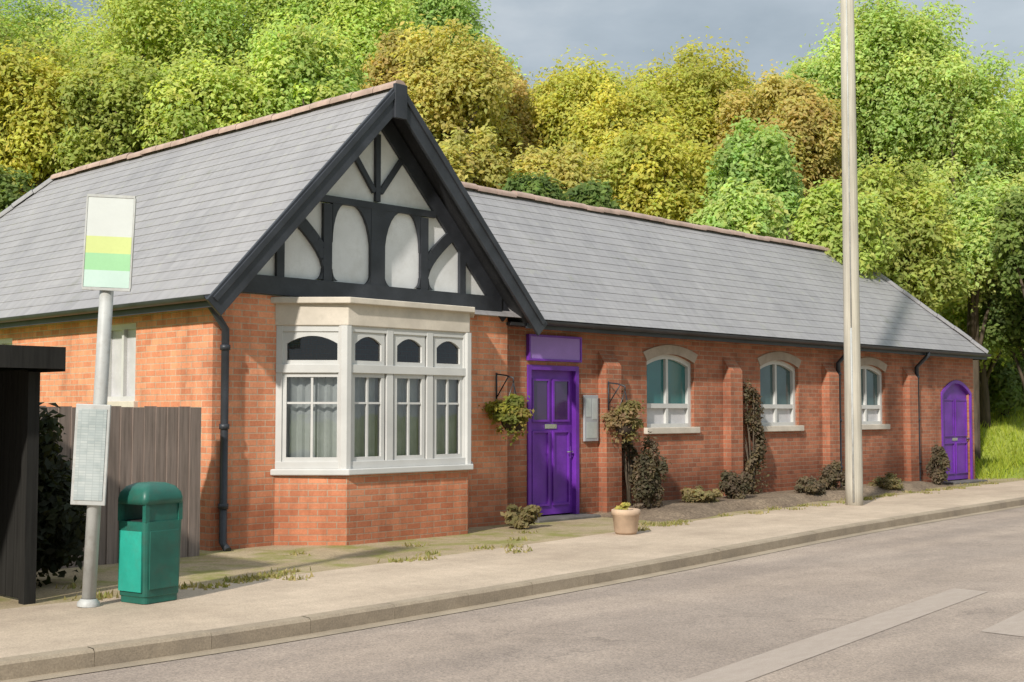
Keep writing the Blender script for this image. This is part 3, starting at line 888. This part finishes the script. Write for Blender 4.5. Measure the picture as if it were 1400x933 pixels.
# wing windows ---------------------------------------------------------------
def arched_window(p, op, gm, name='window'):
    u0, u1, zb, zt, rise = op
    fr = MB(); p.ring(fr, op, .075, -.17, -.07)
    tz = zb + (zt-zb)*.27
    p.box(fr, u0+.06, u1-.06, tz, tz+.075, -.16, -.075)
    um = (u0+u1)/2
    p.box(fr, um-.03, um+.03, zb+.05, zt-.07, -.158, -.08)
    f = fr.build(name, WHITE, hall)
    g = MB()
    p.poly(g, [(u0+.07, tz+.07), (u0+.07, zt-rise-.06)] + outline(u0+.07, u1-.07, zb, zt-.07, rise*.92)[2:-2] + [(u1-.07, zt-rise-.06), (u1-.07, tz+.07)], -.13)
    g.build('upper_pane', gm, f)
    g = MB(); p.poly(g, [(u0+.07, zb+.07), (u0+.07, tz+.005), (u1-.07, tz+.005), (u1-.07, zb+.07)], -.13); g.build('lower_pane', FROST, f)
    h = MB()   # stone arch over the opening
    A = outline(*op)[1:-1]; B = [(u0-.1+(u1-u0+.2)*i/(len(A)-1), zt+.15-rise*1.05*(2*i/(len(A)-1)-1)**2) for i in range(len(A))]
    for i in range(len(A)-1):
        h.quad(p(*A[i], .015), p(*A[i+1], .015), p(*B[i+1], .015), p(*B[i], .015))
        h.quad(p(*B[i], .015), p(*B[i+1], .015), p(*B[i+1], -.01), p(*B[i], -.01))
        h.quad(p(*A[i], .015), p(*A[i], -.02), p(*A[i+1], -.02), p(*A[i+1], .015))
    h.quad(p(*A[0], .015), p(*B[0], .015), p(*B[0], -.01), p(*A[0], -.01)); h.quad(p(*A[-1], .015), p(*A[-1], -.01), p(*B[-1], -.01), p(*B[-1], .015))
    h.build('arched_head', HEADST, f)
    s = MB(); p.box(s, u0-.08, u1+.08, zb-.09, zb+.012, -.2, .07); s.build('sill', CREAM, f, bevel=.01)
    return f
for w, gm in zip(wins, (TEAL, GREYG, GREYG)): arched_window(wing, w, gm)
for op in (lw, lw2):
    fr = MB(); left.ring(fr, op, .07, -.16, -.05)
    um = (op[0]+op[1])/2; left.box(fr, um-.025, um+.025, op[2]+.05, op[3]-.05, -.14, -.06)
    f = fr.build('window', WHITE, hall)
    g = MB(); left.poly(g, outline(op[0]+.06, op[1]-.06, op[2]+.06, op[3]-.06, 0), -.11); g.build('pane', FROST, f)
    s = MB(); left.box(s, op[0]-.07, op[1]+.07, op[2]-.08, op[2]+.01, -.2, .06); s.build('sill', CREAM, f, bevel=.01)

# doors ------------------------------------------------------------------------
def door(p, op, arched, first):
    p = Plane((HX1, WY-.085), (WX1, WY-.085))
    u0, u1, zb, zt, rise = op
    dr = MB()
    p.ring(dr, (u0+.002, u1-.002, zb-.02, zt-.002, rise), .07, -.2, -.06)
    body = outline(u0+.06, u1-.06, zb+.09, zt-.06, rise*.92)
    d = MB(); p.poly(d, body, -.14)
    f = dr.build('door', PURPLE, hall, bevel=.004)
    lf = d.build('door_leaf', PURPLE, f)
    pn = MB(); um = (u0+u1)/2
    for a, b in ((u0+.15, um-.04), (um+.04, u1-.15)):
        p.ring(pn, (a, b, zb+.22, zb+(1.32 if first else .92), 0), .03, -.14, -.115)
        p.ring(pn, (a, b, zb+(1.45 if first else 1.05), zt-.2-(rise*.8), .0), .03, -.14, -.115)
    pn.build('panel_moulding', PURPLE, f)
    g = MB()
    for a, b in ((u0+.15, um-.04), (um+.04, u1-.15)):
        p.poly(g, outline(a+.028, b-.028, zb+(1.478 if first else 1.078), zt-.228-(rise*.8), 0), -.13)
    g.build('door_pane', PURGLASS if first else PURPLE, f)
    h = MB()
    h.tube([p(u1-.13, zb+1.0, -.14), p(u1-.13, zb+1.0, -.08)], .014, 10); h.tube([p(u1-.13, zb+1.0, -.085), p(u1-.25, zb+1.0, -.085)], .011, 10)
    p.box(h, u1-.15, u1-.11, zb+.9, zb+1.08, -.14, -.133)
    h.build('handle', CHROME, f)
    l = MB(); p.box(l, um-.13, um+.13, zb+(1.35 if first else .955), zb+(1.415 if first else 1.015), -.14, -.128); l.build('letter_plate', CHROME, f)
    s = MB(); p.box(s, u0-.12, u1+(.12 if first else .03), -.1, zb+.07, -.15, .26); s.build('doorstep', STEP, f, bevel=.015)
door(wing, door1, False, True)
door(wing, door2, True, False)

# purple signboard over the first door
sb = empty('signboard', (13.9, WY, 2.5), 'lilac purple board fixed to brick above the nearer purple door', 'sign')
mb = MB(); wing.box(mb, U(13.42), U(14.54), 2.36, 2.70, .012, .055); mb.build('board', LILAC, sb, bevel=.006)
mb = MB(); wing.ring(mb, (U(13.40), U(14.56), 2.34, 2.72, 0), .03, .01, .068); mb.build('frame', PURPLE, sb)
nb = empty('notice_board', (14.75, WY, 1.5), 'small pale grey notice board on brick wall to the right of the nearer purple door', 'sign')
mb = MB(); wing.box(mb, U(14.64), U(14.96), 1.15, 1.85, .012, .05); mb.build('board', GREYPAINT, nb, bevel=.005)
mb = MB()
for (a, b, c, d) in ((14.67, 14.79, 1.52, 1.8), (14.81, 14.93, 1.48, 1.8), (14.68, 14.92, 1.2, 1.44)):
    wing.box(mb, U(a), U(b), c, d, .051, .054)
mb.build('paper', PAPER, nb)

# hanging baskets -----------------------------------------------------------------
def basket(x, y0, z, cols, label, seed):
    t = empty('hanging_basket', (x, y0, z), label, 'hanging basket', 'hanging baskets either side of the nearer purple door')
    mb = MB()
    y = y0-.34
    mb.tube([(x, y0-.01, z+.55), (x, y0-.02, z+.62), (x, y0-.2, z+.60), (x, y, z+.56), (x, y, z+.50)], .011, 8)
    mb.tube([(x, y0-.015, z+.2), (x, y0-.015, z+.64)], .011, 8); mb.tube([(x, y0-.02, z+.3), (x, y0-.25, z+.59)], .009, 8)
    mb.build('bracket', BLACK, t)
    mb = MB()
    for k in range(3):
        a = k*2.094
        mb.tube([(x, y, z+.5), (x+.17*math.cos(a), y+.17*math.sin(a), z)], .007, 5)
    mb.build('chain', METAL, t)
    mb = MB(); mb.lathe([(.02, -.19), (.1, -.16), (.16, -.09), (.18, 0), (.17, .0), (.0, -.02)], (x, y, z), 18); mb.build('basket', SOIL, t)
    P, nr, s, c, bc = crown_leaves(seed, (.40, .36, .26), 3200, .042, cols, 18)
    tr = np.random.default_rng(seed)  .random(len(P)) < .14
    P[tr, 2] -= np.abs(P[tr, 2])*.8+.1; P[tr, :2] *= .9
    P += np.array([0, -.34, .12])
    o = bpy.data.objects.new('flowers', leaf_mesh('flowers', P, nr, s, c)); col.objects.link(o); o.parent = t
basket(12.62, HY, 1.50, [(.30,.30,.05), (.2,.22,.05), (.36,.30,.08)], 'hanging basket of yellow green plants to the left of the nearer purple door', 5)
basket(15.05, WY-.16, 1.42, [(.28,.2,.09), (.22,.19,.07), (.33,.24,.12)], 'hanging basket of dull tan plants to the right of the nearer purple door', 9)

# plants along the wing ----------------------------------------------------------------
shr = [(15.6, 12.15, .30, 1.25, BUSH, 'narrow dark upright bush under the tan hanging basket'),
       (16.9, 12.1, .36, .36, TAN, 'low tan bush under the first arched window'),
       (17.95, 12.2, .30, .62, BUSH, 'small brown bush left of the second brick buttress'),
       (20.2, 12.15, .36, .36, BUSH, 'low brownish bush under the second arched window'),
       (21.2, 12.2, .30, .6, BUSH, 'small brown bush left of the third brick buttress'),
       (23.2, 12.2, .36, .34, TAN, 'low tan bush under the third arched window behind the pole'),
       (25.7, 12.3, .26, .9, BUSH, 'thin dark bush left of the far purple door')]
for i, (x, y, r, h, c, l) in enumerate(shr):
    shrub('shrub', x, y, .03, r*1.15, r*.8, h, c, l, 'bushes along the foot of the wing', 40+i, 3000, .042, 'shrub', 26)
shrub('wall_climber', 19.0, 12.5, .05, .34, .15, 2.15, BUSH, 'tall thin dark climber on the brick wall right of the second buttress', 'climbers on the wing wall', 81, 4200, .042, 'climber', 40)
shrub('wall_climber', 15.62, 12.55, .05, .22, .1, 1.75, BUSH, 'thin brown climber on the brick wall right of the tan hanging basket', 'climbers on the wing wall', 82, 2400, .042, 'climber', 30)
shrub('shrub', 12.55, 11.95, .03, .3, .25, .3, TAN, 'low tan plant at the right foot of the bay window', 'bushes along the foot of the wing', 66, 1400, .05)
shrub('wall_plant', 10.62, 11.68, .86, .16, .1, .26, OLIVE, 'small tan plant on the ledge under the bay window', None, 67, 500, .035, 'plant', 8) if False else None

for i, (x, y, r, h, l) in enumerate(((36.2, 15.3, 1.3, 2.3, 'dark leafy bush under the trees nearest the end of the hall'), (38.6, 16.2, 1.5, 2.6, 'dark leafy bush under the trees at the middle of the lawn edge'), (41.0, 16.9, 1.5, 2.4, 'dark leafy bush under the trees at the right end of the lawn edge'))):
    shrub('shrub', x, y, hill_z(x, y)-.05, r, r*.9, h, DKG, l, 'bushes along the top of the lawn', 120+i, 5000, .1, 'shrub', 24)
# sandstone pot by the kerb
pt = empty('planter_pot', (13.0, 10.5, .02), 'squat sandstone coloured pot standing on the pavement in front of the wing', 'planter')
mb = MB(); mb.lathe([(.0, 0), (.13, 0), (.15, .03), (.175, .24), (.19, .25), (.19, .31), (.165, .32), (.15, .29), (0, .28)], (13.0, 10.5, .02), 24); mb.build('pot', STONE, pt)
P, nr, s, c, bc = crown_leaves(77, (.15, .15, .09), 350, .04, OLIVE, 8); P[:, 2] += .33
o = bpy.data.objects.new('plant', leaf_mesh('plant', P, nr, s, c)); col.objects.link(o); o.parent = pt

# ------------------------------------------------------------------ utility pole
up_ = empty('utility_pole', (19.71, 10.95, .02), 'tall pale weathered timber pole standing on the pavement before the wing', 'pole')
mb = MB(); mb.tube([(0,0,-.1), (0,0,.3), (.0,.0,3), (.005,0,6.5), (0,0,10.6)], [.15,.147,.138,.125,.108], 20); mb.build('shaft', POLEW, up_, local=True)
mb = MB(); mb.tube([(-.13,-.06,.05), (-.135,-.06,3)], .018, 8); mb.tube([(-.125,-.06,3), (-.11,-.05,9.5)], .012, 8); mb.build('cable_guard', POLEM, up_, local=True)

# ------------------------------------------------------------------ bus stop
bs = empty('bus_stop', (5.15, 9.77, .02), 'leaning pale grey bus stop post with white and green flag plate and timetable case', 'bus stop')
bs.rotation_euler = (0, R(2.3), R(-44))     # flag faces traffic coming along the road; post leans
mb = MB(); mb.tube([(0,0,-.1), (0,0,3.35)], .056, 18); mb.lathe([(.09, 0), (.09, .03), (.06, .06)], (0,0,0), 16); mb.build('post', POLEM, bs, local=True)
def flag(name, z0, z1, m): 
    mb = MB(); mb.box(-.17, .20, -.076, -.058, z0, z1); return mb.build(name, m, bs, local=True)
fl = flag('flag_plate', 3.02, 3.34, FLAGW)
flag('yellow_band', 2.88, 3.02, FLAGY); flag('green_band', 2.74, 2.88, FLAGG); flag('mint_band', 2.60, 2.74, FLAGM)
mb = MB()
mb.box(-.18, .21, -.08, -.052, 2.575, 2.597); mb.box(-.18, .21, -.08, -.052, 3.343, 3.365); mb.box(.202, .215, -.08, -.052, 2.597, 3.343); mb.box(-.185, -.172, -.08, -.052, 2.597, 3.343)
mb.build('flag_frame', POLEM, bs, local=True)
mb = MB()
mb.box(-.17, .11, -.084, -.056, .82, 1.64); tc = mb.build('timetable_case', POLEM, bs, local=True, bevel=.006)
mb = MB(); mb.box(-.145, .085, -.09, -.0845, .86, 1.60); q = mb.build('timetable_sheet', PRINT, tc, local=True)

# ------------------------------------------------------------------ litter bin
lb = empty('litter_bin', (5.66, 9.70, .02), 'green litter bin with domed hood standing beside the bus stop post', 'litter bin')
lb.rotation_euler = (0, 0, R(10)); lb.scale = (1, 1, .955)
mb = MB(); w, d = .205, .18
def rr(w, d, r=.045, k=4):
    pts = []
    for cx, cy, a0 in ((w-r, d-r, 0), (-w+r, d-r, 90), (-w+r, -d+r, 180), (w-r, -d+r, 270)):
        for i in range(k+1):
            a = R(a0+90*i/k); pts.append((cx+r*math.cos(a), cy+r*math.sin(a)))
    return pts
def loft(mb, secs, smooth=True, cap=True):
    n = len(secs[0][0]); b = len(mb.v)
    for pts, z in secs: mb.v += [(x, y, z) for x, y in pts]
    for i in range(len(secs)-1):
        for k in range(n):
            k2 = (k+1) % n
            mb.f.append([b+i*n+k, b+i*n+k2, b+(i+1)*n+k2, b+(i+1)*n+k]); mb.sm.append(smooth)
    if cap:
        mb.f.append([b+(len(secs)-1)*n+k for k in range(n)]); mb.sm.append(False)
        mb.f.append([b+k for k in range(n-1,-1,-1)]); mb.sm.append(False)
loft(mb, [(rr(w*.9, d*.9), 0), (rr(w*.9, d*.9), .05), (rr(w*.94, d*.94), .06), (rr(w, d), .70)], False)
mb.build('body', GREEN, lb, local=True)
mb = MB()
for sx in (-1, 1):
    for sy in (-1, 1):
        mb = MB(); mb.box(sx*w*.86-.02, sx*w*.86+.02, sy*d*.86-.02, sy*d*.86+.02, .70, .86); mb.build('hood_post', GREEN, lb, local=True)
mb = MB(); mb.box(-w*.82, w*.82, d*.82, d*.9, .70, .86); mb.build('hood_back', GREEN, lb, local=True)
mb = MB(); mb.box(-w*.82, w*.82, -d*.9, -d*.82, .70, .86); mb.build('hood_front', GREEN, lb, local=True)
mb = MB(); loft(mb, [(rr(w*.8, d*.8), .69), (rr(w*.8, d*.8), .705)]); mb.build('liner', DARK, lb, local=True)
mb = MB(); loft(mb, [(rr(w*1.03, d*1.03), .85), (rr(w*1.03, d*1.03), .90), (rr(w*.97, d*.97), .95), (rr(w*.8, d*.8), 1.0), (rr(w*.5, d*.5, .04), 1.03), (rr(w*.2, d*.2, .02), 1.035)], True)
mb.build('hood', GREEN, lb, local=True)
mb = MB(); mb.box(-w*1.0-.004, -w*.97, -d*.78, d*.78, .10, .62); mb.build('sunlit_panel', SUNTEAL, lb, local=True)  # sun-facing side, sunlight painted on as a brighter green
mb = MB(); mb.box(-w*.75, w*.75, -d-.004, -d*.96, .12, .62); mb.build('door_panel', GREEN, lb, local=True, bevel=.004)

# ------------------------------------------------------------------ fence
fn = empty('board_fence', (6.6, 12.2, 0), 'weathered grey brown close boarded fence between the shelter and the corner of the hall', 'fence')
mb = MB(); x = 4.7
while x < 7.7:
    h = 1.65+random.uniform(-.008, .008); t = random.uniform(-.004, .004)
    mb.obox((x+.07, 12.2+t, h/2), (.073, .007, 0), (0, .009, 0), (0, 0, h/2)); x += .137
mb.build('boards', FENCEW, fn)
for px in (4.75, 6.2, 7.66):
    mb = MB(); mb.box(px-.05, px+.05, 12.225, 12.325, -.1, 1.62); mb.build('post', FENCEW, fn)
mb = MB(); mb.box(4.7, 7.7, 12.222, 12.27, .35, .43); mb.box(4.7, 7.7, 12.222, 12.27, 1.25, 1.33); mb.build('rail', FENCEW, fn)

# ------------------------------------------------------------------ bus shelter (dark timber)
sh = empty('bus_shelter', (3.4, 11, 0), 'black timber bus shelter with low felted roof at the left edge', 'shelter')
SX0, SX1, SY0, SY1 = 1.9, 4.86, 10.25, 11.7
mb = MB()
def boards_x(x0, x1, y, z1):
    x = x0
    while x < x1-.01:
        mb.box(x, min(x+.134, x1), y-.012, y+.012, .05, z1); x += .14
def boards_y(y0, y1, x, z1):
    y = y0
    while y < y1-.01:
        mb.box(x-.012, x+.012, y, min(y+.134, y1), .05, z1); y += .14
boards_x(SX0, SX1, SY1, 1.95); boards_y(SY0+.1, SY1, SX0, 1.95); boards_y(SY0+.1, SY1, SX1, 1.95)
mb.build('wall', SHEDW, sh)
for px in (SX0, SX1):
    for py in (SY0, SY1):
        m2 = MB(); m2.box(px-.05, px+.05, py-.05, py+.05, -.1, 1.93); m2.build('post', SHEDW, sh)
m2 = MB(); m2.prism([(SX0-.25, SY0-.3, 2.06), (SX1+.12, SY0-.3, 2.06), (SX1+.12, SY1+.15, 1.97), (SX0-.25, SY1+.15, 1.97)], (0, 0, .05)); m2.build('roof', BLACK, sh)
m2 = MB(); m2.box(SX0-.26, SX1+.13, SY0-.33, SY0-.302, 1.95, 2.13); m2.box(SX1+.122, SX1+.145, SY0-.3, SY1+.15, 1.93, 2.1); m2.build('fascia', SHEDW, sh)
m2 = MB(); m2.box(SX0+.06, SX1-.06, SY1-.42, SY1-.04, .44, .48)
m2.build('bench', SHEDW, sh)
for px in (2.2, 3.3, 4.4):
    m2 = MB(); m2.box(px-.03, px+.03, SY1-.38, SY1-.1, .02, .44); m2.build('bench_leg', SHEDW, sh)
shrub('evergreen_bush', 5.25, 11.25, .03, .68, .6, 1.5, DKB, 'dark evergreen bush between the black shelter and the bus stop post', None, 90, 12000, .06, 'shrub', 60)

# ------------------------------------------------------------------ grass blades
def blades(name, pts, hmin, hmax, cols, seed):
    rng = np.random.default_rng(seed); n = len(pts)
    pts = np.array(pts); a = rng.uniform(0, 2*np.pi, n); h = rng.uniform(hmin, hmax, n)
    w = .012+.01*rng.random(n)
    dx, dy = np.cos(a)*w, np.sin(a)*w
    lean = rng.normal(size=(n, 2))*.35*h[:, None]
    V = np.empty((n, 3, 3))
    V[:, 0] = pts-np.stack([dx, dy, 0*dx], 1); V[:, 1] = pts+np.stack([dx, dy, 0*dx], 1)
    V[:, 2] = pts+np.stack([lean[:, 0], lean[:, 1], h], 1)
    me = bpy.data.meshes.new(name)
    me.vertices.add(n*3); me.vertices.foreach_set('co', V.reshape(-1).astype(np.float32))
    me.loops.add(n*3); me.loops.foreach_set('vertex_index', np.arange(n*3, dtype=np.int32))
    me.polygons.add(n); me.polygons.foreach_set('loop_start', np.arange(0, n*3, 3, dtype=np.int32))
    at = me.attributes.new('Col', 'FLOAT_COLOR', 'FACE')
    c = np.ones((n, 4), np.float32); c[:, :3] = np.array(cols)[rng.integers(0, len(cols), n)]*rng.uniform(.7, 1.3, (n, 1))
    at.data.foreach_set('color', c.reshape(-1)); me.update(calc_edges=True); me.materials.append(LEAF)
    o = bpy.data.objects.new(name, me); col.objects.link(o)
    return tag(o, None, None, None, 'stuff')
rng = np.random.default_rng(3)
pts = []
for k in range(70):                          # tufts at the back of the pavement and foot of the walls
    x = rng.uniform(5.2, 28); by = back_y(x)
    y = by + rng.normal()*.12 if rng.random() < .55 else rng.uniform(by, 12.2)
    if BW0-.2 < x < BW1+.2 and y > 11.8: continue
    if BED0 < x < BED1 and y > by+.2: continue
    for j in range(34): pts.append((x+rng.normal()*.09, y+rng.normal()*.06, .02))
o = blades('grass', pts, .015, .06, [(.36,.32,.14), (.40,.34,.18), (.28,.29,.09)], 4)
o['label'] = 'short dry grass tufts along the back of the pavement'
pts = []
for k in range(45000):
    x = rng.uniform(28.8, 50); y = rng.uniform(12.0, 26)
    pts.append((x, y, hill_z(x, y)-.01))
o = blades('grass', pts, .08, .28, [(.38,.45,.06), (.44,.48,.07), (.32,.40,.05)], 6)
o['label'] = 'bright green grass bank to the right of the hall'

# ------------------------------------------------------------------ trees
TREES = [
    (15.3, 36.0, 0.63, 12.5, 3.10, YGR, 'broad yellow green tree at the upper left corner', 100, 48514),
    (20.4, 42.2, 2.40, 14.1, 4.10, GRNS, 'tall green tree behind the left end of the main roof', 101, 60000),
    (14.1, 30.0, -0.03, 10.7, 1.67, YEL, 'small yellow tree above the left hip of the main roof', 102, 23997),
    (12.8, 28.5, -0.03, 7.2, 1.45, DKG, 'dark green low tree beside the left hip of the main roof', 103, 21621),
    (19.5, 34.5, 1.08, 14.6, 3.27, MID, 'tall mid green tree behind the main roof left of its centre', 104, 52455),
    (15.4, 28.7, -0.03, 10.5, 1.78, YGR, 'yellow green tree just above the main roof ridge', 105, 25374),
    (22.8, 34.0, 1.52, 15.3, 3.73, GRNS, 'tall broad green tree behind the middle of the main roof', 106, 60000),
    (17.0, 27.0, -0.03, 10.7, 1.89, MID, 'mid green tree low behind the middle of the main roof', 107, 26840),
    (24.3, 31.0, 1.30, 14.7, 3.35, GRNS, 'tall fresh green tree left of the gable peak', 108, 54506),
    (18.8, 25.2, -0.03, 11.1, 1.78, GRNS, 'fresh green tree low behind the right part of the main roof', 109, 25374),
    (28.5, 32.4, 2.18, 15.0, 2.93, BLG, 'tall blue green tree behind the gable peak', 110, 44861),
    (22.5, 24.2, -0.02, 11.9, 1.89, OLIVE, 'olive brown autumn tree right of the gable peak', 111, 26889),
    (22.3, 25.8, 0.20, 11.5, 1.22, BRN, 'slim tan autumn tree directly behind the gable peak', 112, 19344),
    (25.6, 25.3, 0.64, 10.8, 1.60, BRN, 'brownish tree in the dip of the tree line', 113, 23213),
    (20.2, 20.9, -0.03, 8.1, 1.25, OLIVE, 'small olive tree low behind the gable', 114, 19599),
    (28.0, 24.3, 0.86, 11.3, 2.12, YEL, 'bright yellow tree left of the tree line centre', 115, 30203),
    (27.4, 22.0, 0.42, 10.4, 1.88, YEL, 'golden yellow tree at the tree line centre', 116, 26743),
    (31.3, 22.3, 1.08, 11.6, 2.45, YEL, 'tall olive yellow tree left of the timber pole', 117, 35631),
    (24.8, 18.9, -0.03, 8.7, 1.67, YEL, 'yellow bushy tree low above the wing roof', 118, 23997),
    (22.4, 20.0, -0.03, 8.1, 1.29, OLIVE, 'olive tree low above the left part of the wing roof', 119, 19992),
    (30.9, 19.8, 0.64, 10.5, 1.81, BRN, 'rust tinted tree left of the timber pole', 120, 25744),
    (29.9, 18.0, 0.20, 10.2, 1.41, BRN, 'dark rust tree directly behind the timber pole', 121, 21191),
    (25.6, 16.6, -0.03, 8.5, 1.29, BLG, 'rounded fresh green tree above the wing roof', 122, 19992),
    (36.4, 21.3, 1.74, 11.6, 1.62, LGR, 'slim green tree just left of the timber pole top', 123, 23404),
    (35.1, 18.3, 1.08, 13.4, 2.59, LGR, 'tall green tree right of the timber pole', 124, 38101),
    (35.4, 16.6, 0.86, 11.9, 2.12, LGR, 'fresh green tree right of the tallest tree', 125, 30203),
    (38.4, 16.3, 1.30, 10.3, 2.10, LGR, 'sloping green tree near the right edge', 126, 29822),
    (29.9, 15.1, -0.03, 8.0, 1.83, YGR, 'yellow green tree behind the hip of the wing roof', 127, 26120),
    (32.0, 14.4, -0.02, 8.2, 1.77, LGR, 'mid green tree above the right hip of the wing', 128, 25328),
    (31.2, 12.3, -0.03, 7.2, 1.22, DKG, 'very dark tree at the right edge', 129, 19376),
    (26.1, 14.7, -0.03, 7.0, 1.25, MID, 'mid green bushy tree low behind the timber pole', 130, 19599),
    (35.1, 15.4, 0.64, 5.8, 1.55, MID, 'low green tree behind the end of the wing', 131, 22628),
    (20.4, 19.2, -0.03, 6.9, 0.90, DKG, 'dark low tree behind the wing roof near the gable', 132, 16936),
    (21.4, 18.2, -0.03, 6.7, 0.80, DKG, 'dark low tree behind the wing ridge', 133, 16319),
    (41.2, 14.9, 1.52, 11.8, 3.15, GRNS, 'tall green tree beyond the right edge', 134, 49804),
    (23.6, 15.8, -0.03, 6.7, 1.00, LGR, 'green low tree behind the wing ridge right of centre', 135, 17624),
    (33.7, 31.3, 2.84, 11.0, 1.98, OLIVE, 'olive tree at the back in the dip beside the gable', 136, 28087),
    (39.4, 24.0, 2.62, 11.2, 1.61, MID, 'mid green tree far back left of the timber pole', 137, 23362),
    (42.2, 24.0, 3.06, 11.3, 2.02, GRNS, 'green tree far back behind the timber pole', 138, 28707),
    (36.5, 29.9, 3.06, 11.3, 2.36, YEL, 'yellow tree far back at the tree line centre', 139, 34018),
    (37.0, 27.9, 2.84, 11.5, 1.98, OLIVE, 'olive tree far back between the two tall yellow trees', 140, 28087),
    (32.7, 33.8, 3.06, 12.7, 2.02, GRNS, 'green tree far back right of the gable peak', 141, 28707),
    (45.1, 18.1, 2.62, 9.2, 1.94, LGR, 'light green tree far back at the right edge', 142, 27482),
    (33.1, 13.3, -0.02, 6.1, 1.42, DKG, 'low very dark tree beneath the trees at the right edge', 143, 21250),
    (43.3, 21.4, 2.84, 10.8, 2.64, LGR, 'light green tree far back right of the timber pole', 144, 39045),
    (18.7, 41.1, 1.96, 10.7, 2.71, MID, 'mid green tree far back at the left edge', 145, 40424),
    (25.8, 42.4, 3.28, 13.5, 3.78, GRNS, 'green tree far back above the main roof', 146, 60000),
]
#TREES#
for (x, y, z0, h, r, c, l, sd_, n) in TREES:
    tree('tree', x, y, z0, h, r, c, l, seed=sd_, n=n)

# ------------------------------------------------------------------ camera, light, sky
cam = bpy.data.cameras.new('camera'); co = bpy.data.objects.new('camera', cam); col.objects.link(co)
cam.sensor_width = 36; cam.lens = 1744/1400*36; cam.clip_end = 2000
p = math.atan(96.5/1744); yaw = R(44)
fw = Vector((math.cos(yaw)*math.cos(p), math.sin(yaw)*math.cos(p), math.sin(p)))
co.location = (0, 0, 1.6); co.rotation_euler = fw.to_track_quat('-Z', 'Y').to_euler()
scene.camera = co

SUN_EL = R(34); sd = Vector((-.94, -.34, 0)).normalized()
S = Vector((sd.x*math.cos(SUN_EL), sd.y*math.cos(SUN_EL), math.sin(SUN_EL)))
sun = bpy.data.lights.new('sun', 'SUN'); sun.energy = 5; sun.angle = R(2.0); sun.color = (1, .945, .86)
so = bpy.data.objects.new('sun', sun); col.objects.link(so); so.rotation_euler = (-S).to_track_quat('-Z', 'Y').to_euler()
so.location = S*60

w = bpy.data.worlds.new('World'); scene.world = w; w.use_nodes = True
nt = w.node_tree; bg = nt.nodes['Background']; out = nt.nodes['World Output']
sky = nt.nodes.new('ShaderNodeTexSky'); sky.sky_type = 'NISHITA'; sky.sun_disc = False
sky.sun_elevation = SUN_EL; sky.sun_rotation = math.atan2(S.x, S.y)
bg.inputs['Strength'].default_value = .10; nt.links.new(sky.outputs[0], bg.inputs['Color'])
SKYLOC = (.9, .6, .2)
tc = nt.nodes.new('ShaderNodeTexCoord').outputs['Generated']
mp = nt.nodes.new('ShaderNodeMapping'); mp.inputs['Scale'].default_value = (1, 1, 2.6); mp.inputs['Location'].default_value = SKYLOC; nt.links.new(tc, mp.inputs['Vector'])
n1 = noise(nt, mp.outputs[0], 2.1, 8, .55)
cl = ramp(nt, n1, [(.38, (.33,.41,.47)), (.50, (.39,.46,.52)), (.58, (.47,.54,.60)), (.70, (.66,.71,.75))])
sz = nt.nodes.new('ShaderNodeSeparateXYZ'); nt.links.new(tc, sz.inputs[0])
cl = mix(nt, cl, ramp(nt, sz.outputs[2], [(.36, (1,1,1)), (.8, (2.4,2.3,2.2))]), 1, 'MULTIPLY')
cl = mix(nt, cl, ramp(nt, sz.outputs[0], [(.80, (1,1,1)), (.93, (1.28,1.24,1.2))]), 1, 'MULTIPLY')   # brighter cloud bank to the east
b2 = nt.nodes.new('ShaderNodeBackground'); b2.inputs['Strength'].default_value = 1.0; nt.links.new(cl, b2.inputs['Color'])
cov = ramp(nt, n1, [(.22, (.72,)*3), (.4, (.9,)*3)])
ms = nt.nodes.new('ShaderNodeMixShader'); nt.links.new(cov, ms.inputs[0])
nt.links.new(bg.outputs[0], ms.inputs[1]); nt.links.new(b2.outputs[0], ms.inputs[2]); nt.links.new(ms.outputs[0], out.inputs[0])

scene.view_settings.view_transform = 'Standard'; scene.view_settings.look = 'None'
scene.view_settings.exposure = 0; scene.view_settings.gamma = 1
scene.render.engine = 'CYCLES'
scene.cycles.max_bounces = 6; scene.cycles.transparent_max_bounces = 12
scene.cycles.use_denoising = True
